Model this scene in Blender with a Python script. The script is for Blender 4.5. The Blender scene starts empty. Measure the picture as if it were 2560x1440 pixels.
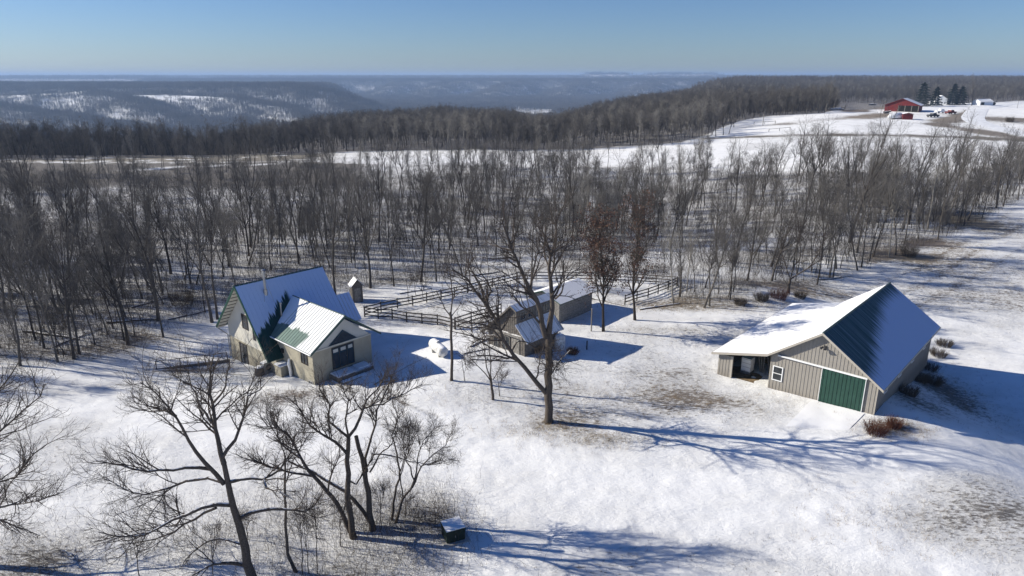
import bpy, math, random
import numpy as np
from math import radians, sin, cos, pi
from mathutils import Vector, Matrix
rnd = random.Random(7); rng = np.random.default_rng(11)
SC = bpy.context.scene; COL = SC.collection
# ---------------------------------------------------------------- camera
CH = 27.0; PIT = radians(17.25); FP = 1707.0
cam = bpy.data.objects.new('camera', bpy.data.cameras.new('camera')); COL.objects.link(cam)
cam.location = (0, 0, CH); cam.rotation_euler = (radians(90)-PIT, 0, 0)
cam.data.sensor_width = 36; cam.data.lens = 24.0; cam.data.clip_start = .5; cam.data.clip_end = 60000
SC.camera = cam
# ---------------------------------------------------------------- noise + terrain
_T = np.random.default_rng(5).random((256, 256))
def vnoise(x, y):
    x = np.asarray(x, float); y = np.asarray(y, float)
    xi = np.floor(x).astype(int); yi = np.floor(y).astype(int); fx = x-xi; fy = y-yi
    fx = fx*fx*(3-2*fx); fy = fy*fy*(3-2*fy)
    a = _T[xi % 256, yi % 256]; b = _T[(xi+1) % 256, yi % 256]; c = _T[xi % 256, (yi+1) % 256]; d = _T[(xi+1) % 256, (yi+1) % 256]
    return (a*(1-fx)+b*fx)*(1-fy)+(c*(1-fx)+d*fx)*fy
def fbm(x, y, o=4):
    s = 0; a = .5; t = 0
    for k in range(o):
        s = s+a*vnoise(x*2**k+17*k, y*2**k+31*k); t += a; a *= .5
    return s/t
def S(t):
    t = np.clip(t, 0, 1); return t*t*(3-2*t)
def G(x, y, cx, cy, r): return np.exp(-((x-cx)**2+(y-cy)**2)/(r*r))
YE_U = [-1.2, -.75, -.45, -.35, -.25, -.1, 0, .05, .1, .17, .25, .31, .4, 1.2]
YE_Y = [320, 330, 335, 380, 450, 520, 500, 480, 560, 700, 860, 1500, 1900, 1900]
YE_Z = [-16, -15, -15, -12, -7, -5, -7, -13, -9, -3, 0, 9, 10, 10]
def height(x, y):
    x = np.asarray(x, float); y = np.asarray(y, float)
    u = x/np.maximum(y, 30)
    z = .8*G(x, y, -6, 59, 8)-1.5*G(x, y, -32, 68, 11)-.55*G(x, y, 20, 60, 7)
    z = z-3.5*S((x-31)/17)*(1-S((y-70)/45))
    z = z+.55*(fbm(x/34+3, y/34)-.5)*S((np.hypot(x+5, y-58)-16)/20)
    z = z+.12*(fbm(x/4.3, y/4.3, 3)-.5)+.10*(fbm(x/1.15, y/1.3, 2)-.5)*(1-S((y-90)/30))
    z = z+10.5*S((y-150)/210)*S((u-.02)/.5)*(1-.9*S((y-360)/130)*S((u-.2)/.2))
    z = z-3.0*S((y-95)/60)*(1-S((u-.2)/.3))*(1-S((y-190)/60))-2.0*S((y-225)/40)*(1-S((u+.3)/.3))
    ye = np.interp(u, YE_U, YE_Y); ze = np.interp(u, YE_U, YE_Z)
    t = np.clip((y-262)/np.maximum(ye-262, 1), 0, 1)
    z = z*(1-S(t*1.1))+ze*S(t*1.1)
    z = z+S((y-300)/200)*7*(fbm(x/120, y/120)-.5)
    # valley floor, left hill, far range
    n1 = fbm(x/500+9, y/500+4); n2 = fbm(x/210+2, y/210+7)
    fl = -88+16*(n1-.5)
    n3 = fbm(x/330+5, y/330+1)
    zl = np.full(z.shape, -999.); sel = (y > 850) & (np.abs(x) < 1.5*y)
    xs, ys = x[sel], y[sel]; zr = np.full(xs.shape, -400.); wx = xs+90*(fbm(xs/170, ys/170+3)-.5); wy_ = ys+90*(fbm(xs/170+8, ys/170)-.5)
    for sl, pts in RIDGES:
        for (ax, ay, az), (bx, by, bz) in zip(pts[:-1], pts[1:]):
            L2 = (bx-ax)**2+(by-ay)**2; t = np.clip(((wx-ax)*(bx-ax)+(wy_-ay)*(by-ay))/L2, 0, 1); d = np.hypot(wx-ax-t*(bx-ax), wy_-ay-t*(by-ay))
            q = az+(bz-az)*t-sl*(np.sqrt(d*d+1600)-40); k = np.clip((q-zr+14)/28, 0, 1); zr = zr*(1-k)+q*k+7*k*(1-k)
    zl[sel] = zr
    zp = fl+(fl*0-fl-12+10*(n3-.5))*S((y-2350)/260)*S((-560-.02*y-x)/160)*(1-S((y-3000)/300))
    zq = fl+(-fl-4+8*(n3-.5))*S((y-4500-500*(n3-.5))/500)+12*S((y-5200)/3500)+5*S((y-9000)/3000)+MESA(x, y)
    zf = np.maximum(zp, zq)
    zfar = np.maximum(zl, zf)
    w = S((y-ye)/(330+.12*ye))
    return z*(1-w)+zfar*w
def ray(px, py):
    u = (px-1280)/FP; v = -(py-720)/FP
    return np.array([u, cos(PIT)+v*sin(PIT), -sin(PIT)+v*cos(PIT)])
def atY(px, py, Y):
    d = ray(px, py); return Vector((d[0]*Y/d[1], Y, CH+d[2]*Y/d[1]))
def MESA(x, y): return 14*(fbm(x/420, y/420)-.45)*S((y-5600)/400)+34*(S((x-820)/90)*(1-S((x-1200)/120))+S((x-1480)/100)*(1-S((x-2150)/160)))*S((y-7300)/300)*(1-S((y-8700)/400))
def RR(sl, pts): return (sl, [tuple(atY(*q)) for q in pts])
RIDGES = []
def hillfield(x, y):
    n = 70*(fbm(x/150, y/150)-.5); v = x/np.maximum(y, 1)
    m = (y > 1200) & (y < 2600) & (x < 0); r = np.zeros(np.shape(x), bool)
    for (p0, p1, Y0, w) in ((-200, 222, 2290, 62), (318, 565, 2225, 45)):
        a, b = atY(p0, 235, Y0), atY(p1, 235, Y0-60); t = np.clip((x-a.x)/(b.x-a.x), 0, 1); r = r | (m & (x > a.x) & (x < b.x) & (np.abs(y-(a.y+(b.y-a.y)*t)+n*.5) < w))
    return r
def hz(x, y): return float(height(x, y))
RIDGES += [RR(.36, [(-500, 224, 2500), (100, 222, 2500), (400, 219, 2450), (700, 216, 2350), (770, 223, 2300), (820, 247, 2200), (870, 277, 2050), (900, 315, 1900)]),
    RR(.42, [(-300, 245, 2150), (0, 268, 1850), (200, 304, 1600), (420, 345, 1400)]),
    RR(.40, [(-100, 243, 2250), (215, 229, 2230), (336, 258, 1980), (487, 316, 1650)]),
    RR(.40, [(300, 238, 2250), (420, 237, 2250), (575, 245, 2150), (690, 268, 1950), (790, 306, 1700)]),
    RR(.30, [(500, 203, 4900), (1100, 202, 4800), (1500, 201, 4800), (2000, 200, 4800)]),
    RR(.36, [(820, 206, 4700), (790, 232, 4100), (770, 262, 3500)]), RR(.36, [(1000, 206, 4600), (950, 232, 4000), (900, 266, 3350)]), RR(.36, [(1120, 205, 4600), (1080, 228, 4050), (1040, 256, 3500)]),
    RR(.38, [(1300, 204, 4600), (1270, 212, 4200), (1225, 232, 3800), (1195, 262, 3350)]), RR(.36, [(1450, 203, 4600), (1410, 226, 4050), (1370, 262, 3350)]), RR(.36, [(1640, 204, 4500), (1600, 228, 3950), (1550, 262, 3300)]), RR(.36, [(1780, 204, 4500), (1740, 232, 3900), (1700, 262, 3300)])]
def gt(px, py, up=0.0, tmax=2500):
    d = ray(px, py); t = np.concatenate([np.linspace(20, 300, 1200), np.geomspace(301, tmax, 900)])
    P = np.array([0, 0, CH])+t[:, None]*d
    h = height(P[:, 0], P[:, 1])+up
    k = np.where(P[:, 2] <= h)[0]
    k = k[0] if len(k) else len(t)-1
    if k > 0:
        a = P[k-1, 2]-h[k-1]; b = P[k, 2]-h[k]; f = a/(a-b) if a != b else 0
        p = P[k-1]+(P[k]-P[k-1])*min(max(f, 0), 1)
    else: p = P[k]
    return Vector((p[0], p[1], hz(p[0], p[1])))
# ---------------------------------------------------------------- materials
def mat(name):
    m = bpy.data.materials.new(name); m.use_nodes = True
    nt = m.node_tree; bs = nt.nodes['Principled BSDF']; bs.inputs['Specular IOR Level'].default_value = .2
    return m, nt, bs
class NT:
    def __init__(s, nt): s.nt = nt
    def n(s, t, props=None, **ins):
        nd = s.nt.nodes.new(t)
        for k, v in (props or {}).items(): setattr(nd, k, v)
        for k, v in ins.items():
            key = int(k[1:]) if k[0] == 'i' and k[1:].isdigit() else k.replace('_', ' ')
            sk = nd.inputs[key]
            if isinstance(v, bpy.types.NodeSocket): s.nt.links.new(v, sk)
            else: sk.default_value = v
        return nd
    def math(s, op, a, b=None, c=None):
        kw = {'i0': a}
        if b is not None: kw['i1'] = b
        if c is not None: kw['i2'] = c
        return s.n('ShaderNodeMath', {'operation': op}, **kw).outputs[0]
    def ramp(s, v, a, b, lo=0., hi=1.):
        return s.n('ShaderNodeMapRange', {'interpolation_type': 'SMOOTHSTEP'}, Value=v, From_Min=a, From_Max=b, To_Min=lo, To_Max=hi).outputs[0]
    def mix(s, f, a, b):
        nd = s.nt.nodes.new('ShaderNodeMix'); nd.data_type = 'RGBA'
        for sk, v in ((nd.inputs[0], f), (nd.inputs[6], a), (nd.inputs[7], b)):
            if isinstance(v, bpy.types.NodeSocket): s.nt.links.new(v, sk)
            else: sk.default_value = v if not isinstance(v, tuple) or len(v) == 4 else (*v, 1)
        return nd.outputs[2]
    def noise(s, vec, scale, detail=4, rough=.55):
        return s.n('ShaderNodeTexNoise', Vector=vec, Scale=scale, Detail=detail, Roughness=rough).outputs[0]
    def mapv(s, vec, sc): return s.n('ShaderNodeMapping', Vector=vec, Scale=sc).outputs[0]
    def link(s, a, b): s.nt.links.new(a, b)
def c4(c): return (*c, 1)
SNOW = (.87, .87, .87)
def simple(name, col, rough=.7, var=.15, scale=6, metal=0., bump=0.):
    m, nt, bs = mat(name); N = NT(nt)
    o = N.n('ShaderNodeTexCoord').outputs['Object']
    f = N.noise(o, scale, 4)
    d = tuple(max(0, c*(1-var)) for c in col); l = tuple(min(1, c*(1+var)) for c in col)
    N.link(N.mix(N.ramp(f, .3, .7), c4(d), c4(l)), bs.inputs['Base Color'])
    bs.inputs['Roughness'].default_value = rough; bs.inputs['Metallic'].default_value = metal
    if bump: N.link(N.n('ShaderNodeBump', Strength=bump, Distance=.03, Height=f).outputs[0], bs.inputs['Normal'])
    return m
def snowtop(name, col, rough=.9, amt=.62, col2=None, rand=0.0, scale=3, lump=14):
    """bark / wood: rough brown-grey with snow lying on faces that look up"""
    m, nt, bs = mat(name); N = NT(nt)
    o = N.n('ShaderNodeTexCoord').outputs['Object']
    f = N.noise(o, lump, 3)
    base = N.mix(N.ramp(f, .3, .7), c4(tuple(c*.65 for c in col)), c4(col2 or tuple(c*1.25 for c in col)))
    if rand:
        r = N.n('ShaderNodeObjectInfo').outputs['Random']
        base = N.mix(N.ramp(r, 0, 1), N.mix(rand, base, c4((.045, .038, .034))), N.mix(rand, base, c4((.26, .24, .21))))
    g = N.n('ShaderNodeNewGeometry')
    z = N.n('ShaderNodeSeparateXYZ', Vector=g.outputs['Normal']).outputs[2]
    p = N.noise(g.outputs['Position'], scale, 3)
    k = N.math('ADD', z, N.math('MULTIPLY', N.math('SUBTRACT', p, .5), .9))
    N.link(N.mix(N.ramp(k, amt, amt+.12), base, c4(SNOW)), bs.inputs['Base Color'])
    bs.inputs['Roughness'].default_value = rough; bs.inputs['Specular IOR Level'].default_value = .08
    return m
M = {}
M['bark'] = snowtop('bark_dark', (.058, .048, .040), amt=.80)
M['bark_hero'] = snowtop('bark_near', (.095, .080, .068), amt=.84)
M['twig'] = snowtop('twig_grey_brown', (.095, .080, .068), amt=1.0)
M['twig_hero'] = snowtop('twig_near', (.085, .07, .06), amt=1.05)
M['bark_wood'] = snowtop('bark_wood', (.066, .058, .052), amt=.86, rand=.28)
M['twig_wood'] = snowtop('twig_wood', (.125, .118, .112), amt=1.12, rand=.30)
M['bark_pale'] = snowtop('bark_pale', (.25, .235, .21), amt=.95)
M['leaf'] = simple('dry_oak_leaves', (.100, .058, .042), .8, .5, 3)
M['needle'] = simple('spruce_needles', (.020, .030, .022), .9, .5, .6)
M['brush'] = snowtop('brush_stems', (.105, .085, .066), amt=1.05)
M['brushred'] = snowtop('reddish_shrub', (.15, .065, .042), amt=1.1)
M['grass'] = simple('dry_grass', (.30, .22, .12), .9, .4, .8)
M['log'] = snowtop('log_snowy', (.09, .078, .068), amt=.55)
M['fence'] = snowtop('fence_wood', (.05, .044, .040), amt=.93)
M['fencepale'] = snowtop('fence_wood_pale', (.24, .215, .18), amt=.72)
M['greywood'] = snowtop('weathered_boards', (.145, .132, .118), amt=.85, scale=1.5, lump=5)
M['greywood2'] = snowtop('weathered_pale_boards', (.23, .218, .20), amt=.9, scale=1.5, lump=5)
M['taupe'] = simple('taupe_siding', (.295, .275, .245), .5, .04, 2)
def splash(k, h):
    m = M[k]; nt = m.node_tree; N = NT(nt); bs = nt.nodes['Principled BSDF']; src = bs.inputs['Base Color'].links[0].from_socket
    o = N.n('ShaderNodeTexCoord').outputs['Object']; z = N.n('ShaderNodeSeparateXYZ', Vector=o).outputs[2]
    st = N.noise(N.mapv(o, (5, 5, .5)), 1.0, 4, .7); k_ = N.math('ADD', z, N.math('MULTIPLY', N.math('SUBTRACT', st, .5), 2.2))
    a = N.math('MULTIPLY', N.ramp(k_, h-.5, h+.7, 1, 0), .38)
    b_ = N.math('MULTIPLY', N.ramp(st, .52, .75), .16)
    N.link(N.mix(N.math('MAXIMUM', a, b_), src, c4((.13, .105, .08))), bs.inputs['Base Color'])
splash('taupe', -.1)
M['trimtaupe'] = simple('taupe_trim', (.40, .37, .32), .5, .03, 2)
M['white'] = simple('white_paint', (.78, .79, .79), .45, .03, 3)
M['greendoor'] = simple('green_steel', (.026, .068, .052), .42, .10, 2)
M['stucco'] = simple('tan_stucco', (.37, .34, .262), .9, .07, 1.2, bump=.1)
splash('stucco', -.2)
M['stuccopale'] = simple('cream_stucco', (.60, .575, .50), .9, .05, 1.0, bump=.1)
M['gablepale'] = simple('pale_gable_panel', (.52, .52, .48), .8, .05, 1.0)
M['bluedoor'] = simple('dark_teal_door', (.008, .035, .060), .35, .15, 2)
M['glass'] = simple('dark_glass', (.03, .035, .04), .08, .2, 1)
M['glass'].node_tree.nodes['Principled BSDF'].inputs['Specular IOR Level'].default_value = .6
M['dark'] = simple('dark_parts_and_shade', (.02, .018, .016), .9, .2, 2)  # black parts, and painted shade for the far barn and garage fronts
M['darkframe'] = simple('dark_brown_frame', (.055, .045, .04), .6, .1, 3)
M['metal'] = simple('galvanised_metal', (.34, .345, .35), .35, .08, 8, metal=.7)
M['foil'] = simple('foil_wrap', (.7, .7, .7), .28, .2, 9, metal=.6, bump=.5)
M['tank'] = snowtop('white_tank_paint', (.72, .71, .68), rough=.45, amt=.70, col2=(.80, .80, .78), scale=.9, lump=2)
M['greenbox'] = simple('dark_green_box', (.012, .026, .020), .5, .15, 4)
M['concrete'] = simple('concrete', (.40, .39, .37), .9, .1, 2)
M['snow'] = simple('snow_cap', SNOW, .7, .015, 1.2, bump=.25)
M['snow'].node_tree.nodes['Principled BSDF'].inputs['Specular IOR Level'].default_value = .1
M['red'] = simple('red_barn_paint', (.145, .022, .022), .7, .2, .8)
M['rust'] = simple('faded_red', (.16, .05, .045), .8, .3, 2)
M['asph'] = simple('plastic_dark', (.05, .05, .055), .6, .2, 3)
M['straw'] = simple('dirt_straw', (.20, .145, .085), .95, .4, 2, bump=.3)
def roof_mat(name, metal, expr, seam=None, snowc=SNOW):
    """steel roof with snow; expr(N, u, v, streak, blob) -> bare mask 0..1, in metres along (u) and down (v) the roof"""
    m, nt, bs = mat(name); N = NT(nt)
    uv = N.n('ShaderNodeUVMap', {'uv_map': 'UVMap'}).outputs[0]
    s = N.n('ShaderNodeSeparateXYZ', Vector=uv); u, v = s.outputs[0], s.outputs[1]
    streak = N.noise(N.mapv(uv, (3.2, .10, 1)), 1.0, 3, .7)
    blob = N.noise(uv, .9, 4, .6)
    bare = expr(N, u, v, streak, blob)
    if seam:
        fr = N.math('FRACT', N.math('DIVIDE', u, seam)); d = N.math('ABSOLUTE', N.math('SUBTRACT', fr, .5))
        thin = N.math('MULTIPLY', N.ramp(d, .40, .48), N.ramp(blob, .35, .62))
        bare = N.math('MAXIMUM', bare, N.math('MULTIPLY', thin, .55))
    mt = N.mix(N.ramp(blob, .3, .7), c4(tuple(c*.85 for c in metal)), c4(tuple(c*1.15 for c in metal)))
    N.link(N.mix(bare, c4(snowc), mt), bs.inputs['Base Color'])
    N.link(N.ramp(bare, 0, 1, .75, .38), bs.inputs['Roughness'])
    h = N.math('MULTIPLY', N.math('SUBTRACT', 1.0, bare), N.math('ADD', .6, N.math('MULTIPLY', blob, .8)))
    N.link(N.n('ShaderNodeBump', Strength=.35, Distance=.04, Height=h).outputs[0], bs.inputs['Normal'])
    return m
GREEN = (.012, .050, .045)
def e_barn(N, u, v, st, bl):   # bare band below the ridge, melting out in streaks
    edge = N.math('ADD', N.ramp(u, -3.5, 17.0, 5.3, .9), N.math('MULTIPLY', N.math('SUBTRACT', st, .5), 3.4))
    a = N.ramp(N.math('SUBTRACT', edge, v), -.9, .7)
    return N.math('MULTIPLY', a, N.ramp(st, .22, .62, .72, 1.))
def e_none(N, u, v, st, bl): return N.math('MULTIPLY', N.ramp(bl, .80, .9), .5)
def e_house(N, u, v, st, bl):
    v0 = N.math('SUBTRACT', 5.5, N.math('MULTIPLY', u, .80))
    v0 = N.math('ADD', v0, N.math('MULTIPLY', N.math('SUBTRACT', st, .5), 3.6))
    a = N.ramp(N.math('SUBTRACT', v, v0), -.1, .3)
    a = N.math('MULTIPLY', a, N.ramp(u, 4.5, 4.9, 1, 0))
    sp = N.math('MULTIPLY', N.ramp(bl, .74, .80), N.math('MULTIPLY', N.ramp(u, 5.2, 5.6, 1, 0), N.ramp(v, 1.0, 1.6)))
    return N.math('MAXIMUM', a, sp)
def e_add(N, u, v, st, bl):
    k = N.math('SUBTRACT', v, N.math('ADD', 2.95, N.math('MULTIPLY', N.math('SUBTRACT', bl, .5), 1.8)))
    a = N.math('MULTIPLY', N.ramp(k, -.05, .25), N.ramp(N.math('ADD', u, N.math('MULTIPLY', v, -.25)), 1.1, 1.5))
    return N.math('MULTIPLY', a, .93)
def e_play(N, u, v, st, bl): return N.math('MULTIPLY', N.ramp(st, .50, .62), .8)
M['roof_barn'] = roof_mat('green_roof_melting_snow', GREEN, e_barn, None, (.47, .57, .75))  # blue shade of the slope turned from the sun is in the snow colour
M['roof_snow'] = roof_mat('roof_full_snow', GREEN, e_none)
M['roof_house'] = roof_mat('house_roof_snow', GREEN, e_house, None, (.50, .62, .82))  # snow tinted blue to paint in the shade on the sunless slope
M['roof_add'] = roof_mat('addition_roof_snow', (.080, .155, .120), e_add)
M['roof_play'] = roof_mat('shed_roof_snow', (.16, .15, .14), e_play)
M['rib'] = simple('green_seam', (.045, .085, .080), .45, .1, 3)
M['seamgrey'] = simple('grey_green_seam', (.14, .19, .17), .5, .2, 3)
M['ribsnow'] = simple('snowy_seam', (.42, .45, .47), .6, .25, 2)
# ground
def ground_mat():
    m, nt, bs = mat('snowy_ground'); N = NT(nt)
    pos = N.n('ShaderNodeNewGeometry').outputs['Position']
    ga = N.n('ShaderNodeAttribute', {'attribute_name': 'grass'}).outputs['Fac']
    gc = N.n('ShaderNodeAttribute', {'attribute_name': 'gcol'}).outputs['Color']
    f1 = N.noise(N.mapv(pos, (.8, 1.5, 1)), 1.9, 6, .68)
    f2 = N.noise(N.mapv(pos, (1, 1.6, 1)), .16, 4, .6)
    f3 = N.noise(N.mapv(pos, (.9, 1.6, 1)), 7.0, 3, .6)
    f4 = N.noise(N.mapv(pos, (.7, 1.5, 1)), 3.6, 5, .8)
    nn = N.math('ADD', N.math('ADD', N.math('MULTIPLY', f1, .40), N.math('MULTIPLY', f4, .48)), N.math('MULTIPLY', f2, .22))
    th = N.math('SUBTRACT', .715, N.math('MULTIPLY', ga, .235))
    k = N.math('SUBTRACT', nn, th)
    msk = N.ramp(k, -.02, .09)
    gv = N.mix(N.ramp(f3, .35, .65), gc, N.mix(.55, gc, c4((.045, .036, .030))))
    thin = N.ramp(N.math('ADD', f2, N.math('MULTIPLY', ga, .5)), .45, .95)
    snow = N.mix(thin, c4((.88, .88, .87)), c4((.68, .675, .66)))
    N.link(N.mix(N.math('MULTIPLY', msk, .85), snow, gv), bs.inputs['Base Color'])
    bs.inputs['Roughness'].default_value = .85; bs.inputs['Specular IOR Level'].default_value = .05
    dist = N.n('ShaderNodeCameraData').outputs['View Distance'] if False else None
    gr = N.ramp(ga, 0, .6, .50, 1.15)
    h = N.math('MULTIPLY', N.math('ADD', N.math('MULTIPLY', f1, .13), N.math('MULTIPLY', f4, .10)), gr)
    h = N.math('ADD', h, N.math('MULTIPLY', N.noise(N.mapv(pos, (.5, 1.3, 1)), .55, 3, .5), .16))
    N.link(N.n('ShaderNodeBump', Strength=.9, Distance=1.0, Height=h).outputs[0], bs.inputs['Normal'])
    return m
M['ground'] = ground_mat()
# ---------------------------------------------------------------- object helpers
def tag(o, label=None, cat=None, group=None, kind=None):
    if label: o['label'] = label
    if cat: o['category'] = cat
    if group: o['group'] = group
    if kind: o['kind'] = kind
    return o
def empty(name, loc, rz=0., **k):
    o = bpy.data.objects.new(name, None); o.empty_display_size = .3; COL.objects.link(o)
    o.location = loc; o.rotation_euler = (0, 0, rz); return tag(o, **k)
class MB:
    def __init__(s): s.v = []; s.f = []; s.m = []; s.uv = {}; s.sm = []
    def add(s, vs, fs, m=0, uvs=None, smooth=False):
        b = len(s.v); s.v += [tuple(v) for v in vs]
        for i, f in enumerate(fs):
            if uvs: s.uv[len(s.f)] = uvs[i]
            s.f.append([b+j for j in f]); s.m.append(m); s.sm.append(smooth)
        return s
    def box(s, x0, x1, y0, y1, z0, z1, m=0):
        x0, x1 = min(x0, x1), max(x0, x1); y0, y1 = min(y0, y1), max(y0, y1); z0, z1 = min(z0, z1), max(z0, z1)
        v = [(x, y, z) for z in (z0, z1) for y in (y0, y1) for x in (x0, x1)]
        return s.add(v, [(0, 2, 3, 1), (4, 5, 7, 6), (0, 1, 5, 4), (2, 6, 7, 3), (0, 4, 6, 2), (1, 3, 7, 5)], m)
    def obox(s, o, a, b, c, m=0):
        """box from corner o with edge vectors a, b, c (right handed)"""
        o, a, b, c = map(Vector, (o, a, b, c))
        v = [o+a*i+b*j+c*k for k in (0, 1) for j in (0, 1) for i in (0, 1)]
        return s.add(v, [(0, 2, 3, 1), (4, 5, 7, 6), (0, 1, 5, 4), (2, 6, 7, 3), (0, 4, 6, 2), (1, 3, 7, 5)], m)
    def prism(s, poly, ext, m=0):
        n = len(poly); e = Vector(ext); p = [Vector(q) for q in poly]
        fs = [tuple(range(n-1, -1, -1)), tuple(range(n, 2*n))]+[(i, (i+1) % n, n+(i+1) % n, n+i) for i in range(n)]
        return s.add(p+[q+e for q in p], fs, m)
    def slab(s, a, b, c, d, th, mtop=0, mside=0, nu=1):
        """roof slab: a->b along the ridge, d->c along the eave; thickness th below; top uv in metres"""
        a, b, c, d = map(Vector, (a, b, c, d)); n = (b-a).cross(d-a).normalized()
        if n.z < 0: n = -n
        L = (b-a).length; W = (d-a).length; W2 = (c-b).length; L2 = (c-d).length
        off = (d-a).dot((b-a).normalized())
        w = ((d-a)-(b-a).normalized()*off).length
        off2 = off+L2
        if (b-a).cross(c-a).dot(n) > 0: fs = [(0, 1, 2, 3)]; uv = [[(0, 0), (L, 0), (off2, w), (off, w)]]
        else: fs = [(3, 2, 1, 0)]; uv = [[(off, w), (off2, w), (L, 0), (0, 0)]]
        s.add([a, b, c, d], fs, mtop, uv)
        t = -n*th; lo = [a+t, b+t, c+t, d+t]
        s.add([a, b, c, d]+lo, [(4, 5, 6, 7), (0, 1, 5, 4), (1, 2, 6, 5), (2, 3, 7, 6), (3, 0, 4, 7)], mside)
        return s
    def tube(s, pts, rad, k=6, m=0, cap=True, smooth=True):
        pts = [Vector(p) for p in pts]; n = len(pts)
        if not hasattr(rad, '__len__'): rad = [rad]*n
        vs = []; 
        t0 = (pts[1]-pts[0]).normalized(); ref = Vector((0, 0, 1)) if abs(t0.z) < .9 else Vector((1, 0, 0))
        for i, p in enumerate(pts):
            t = (pts[min(i+1, n-1)]-pts[max(i-1, 0)]).normalized()
            a = t.cross(ref).normalized(); b = t.cross(a)
            vs += [p+(a*cos(2*pi*j/k)+b*sin(2*pi*j/k))*rad[i] for j in range(k)]
        fs = [(i*k+j, i*k+(j+1) % k, (i+1)*k+(j+1) % k, (i+1)*k+j) for i in range(n-1) for j in range(k)]
        s.add(vs, fs, m, smooth=smooth)
        if cap:
            s.add(vs[:k], [tuple(range(k))], m); s.add(vs[-k:], [tuple(range(k-1, -1, -1))], m)
        return s
    def build(s, name, mats, parent=None, loc=None, **k):
        me = bpy.data.meshes.new(name); me.from_pydata(s.v, [], s.f)
        if not isinstance(mats, (list, tuple)): mats = [mats]
        for q in mats: me.materials.append(M[q] if isinstance(q, str) else q)
        me.polygons.foreach_set('material_index', s.m); me.polygons.foreach_set('use_smooth', s.sm)
        if s.uv:
            ul = me.uv_layers.new(name='UVMap')
            for fi, uvs in s.uv.items():
                st = me.polygons[fi].loop_start
                for j, q in enumerate(uvs): ul.data[st+j].uv = q
        me.update()
        o = bpy.data.objects.new(name, me); COL.objects.link(o)
        if parent: o.parent = parent
        if loc is not None: o.location = loc
        return tag(o, **k)
def fastmesh(name, V, F, mats, smooth=False, link=True, parent=None, mi=None):
    me = bpy.data.meshes.new(name); V = np.asarray(V, np.float32); F = np.asarray(F, np.int32)
    me.vertices.add(len(V)); me.vertices.foreach_set('co', V.ravel())
    nf, k = F.shape
    me.loops.add(nf*k); me.loops.foreach_set('vertex_index', F.ravel())
    me.polygons.add(nf); me.polygons.foreach_set('loop_start', np.arange(0, nf*k, k, dtype=np.int32))
    me.polygons.foreach_set('use_smooth', np.full(nf, smooth, bool))
    for q in (mats if isinstance(mats, (list, tuple)) else [mats]): me.materials.append(M[q])
    if mi is not None: me.polygons.foreach_set('material_index', mi)
    me.update(calc_edges=True)
    if not link: return me
    o = bpy.data.objects.new(name, me); COL.objects.link(o)
    if parent: o.parent = parent
    return o
# ---------------------------------------------------------------- ground sheet
def edge_from_px(pts):
    P = [gt(*p) for p in pts]; P = sorted([(p.x/p.y, p.y) for p in P]); return [a for a, b in P], [b for a, b in P]
NEAR_PX = [(-300, 990), (0, 930), (150, 908), (320, 878), (420, 838), (560, 775), (700, 745), (900, 732), (1050, 708), (1230, 694), (1300, 688), (1560, 688), (1640, 700), (1690, 757), (1830, 755), (1930, 712), (2040, 714), (2150, 676), (2230, 642), (2350, 603), (2450, 553), (2560, 495), (2700, 430)]
FAR_PX = [(-300, 412), (0, 410), (700, 408), (900, 412), (1000, 414), (1300, 414), (1700, 424), (1900, 440), (2300, 440), (2440, 424), (2600, 400)]
W2_PX = [(-300, 400), (0, 398), (600, 387), (840, 381), (1300, 377), (1700, 359), (1765, 340), (1850, 304), (1930, 290), (2060, 284), (2200, 272), (2320, 262), (2600, 250)]
NU, NY = edge_from_px(NEAR_PX); FU, FY = edge_from_px(FAR_PX); WU, WY = edge_from_px(W2_PX)
GP = []  # grass patches: x, y, rx, ry, strength, colour
BRN = (.15, .11, .075); TAN = (.25, .195, .115); DRT = (.13, .085, .06); GRY = (.10, .088, .078); OLV = (.15, .14, .09)
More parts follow.
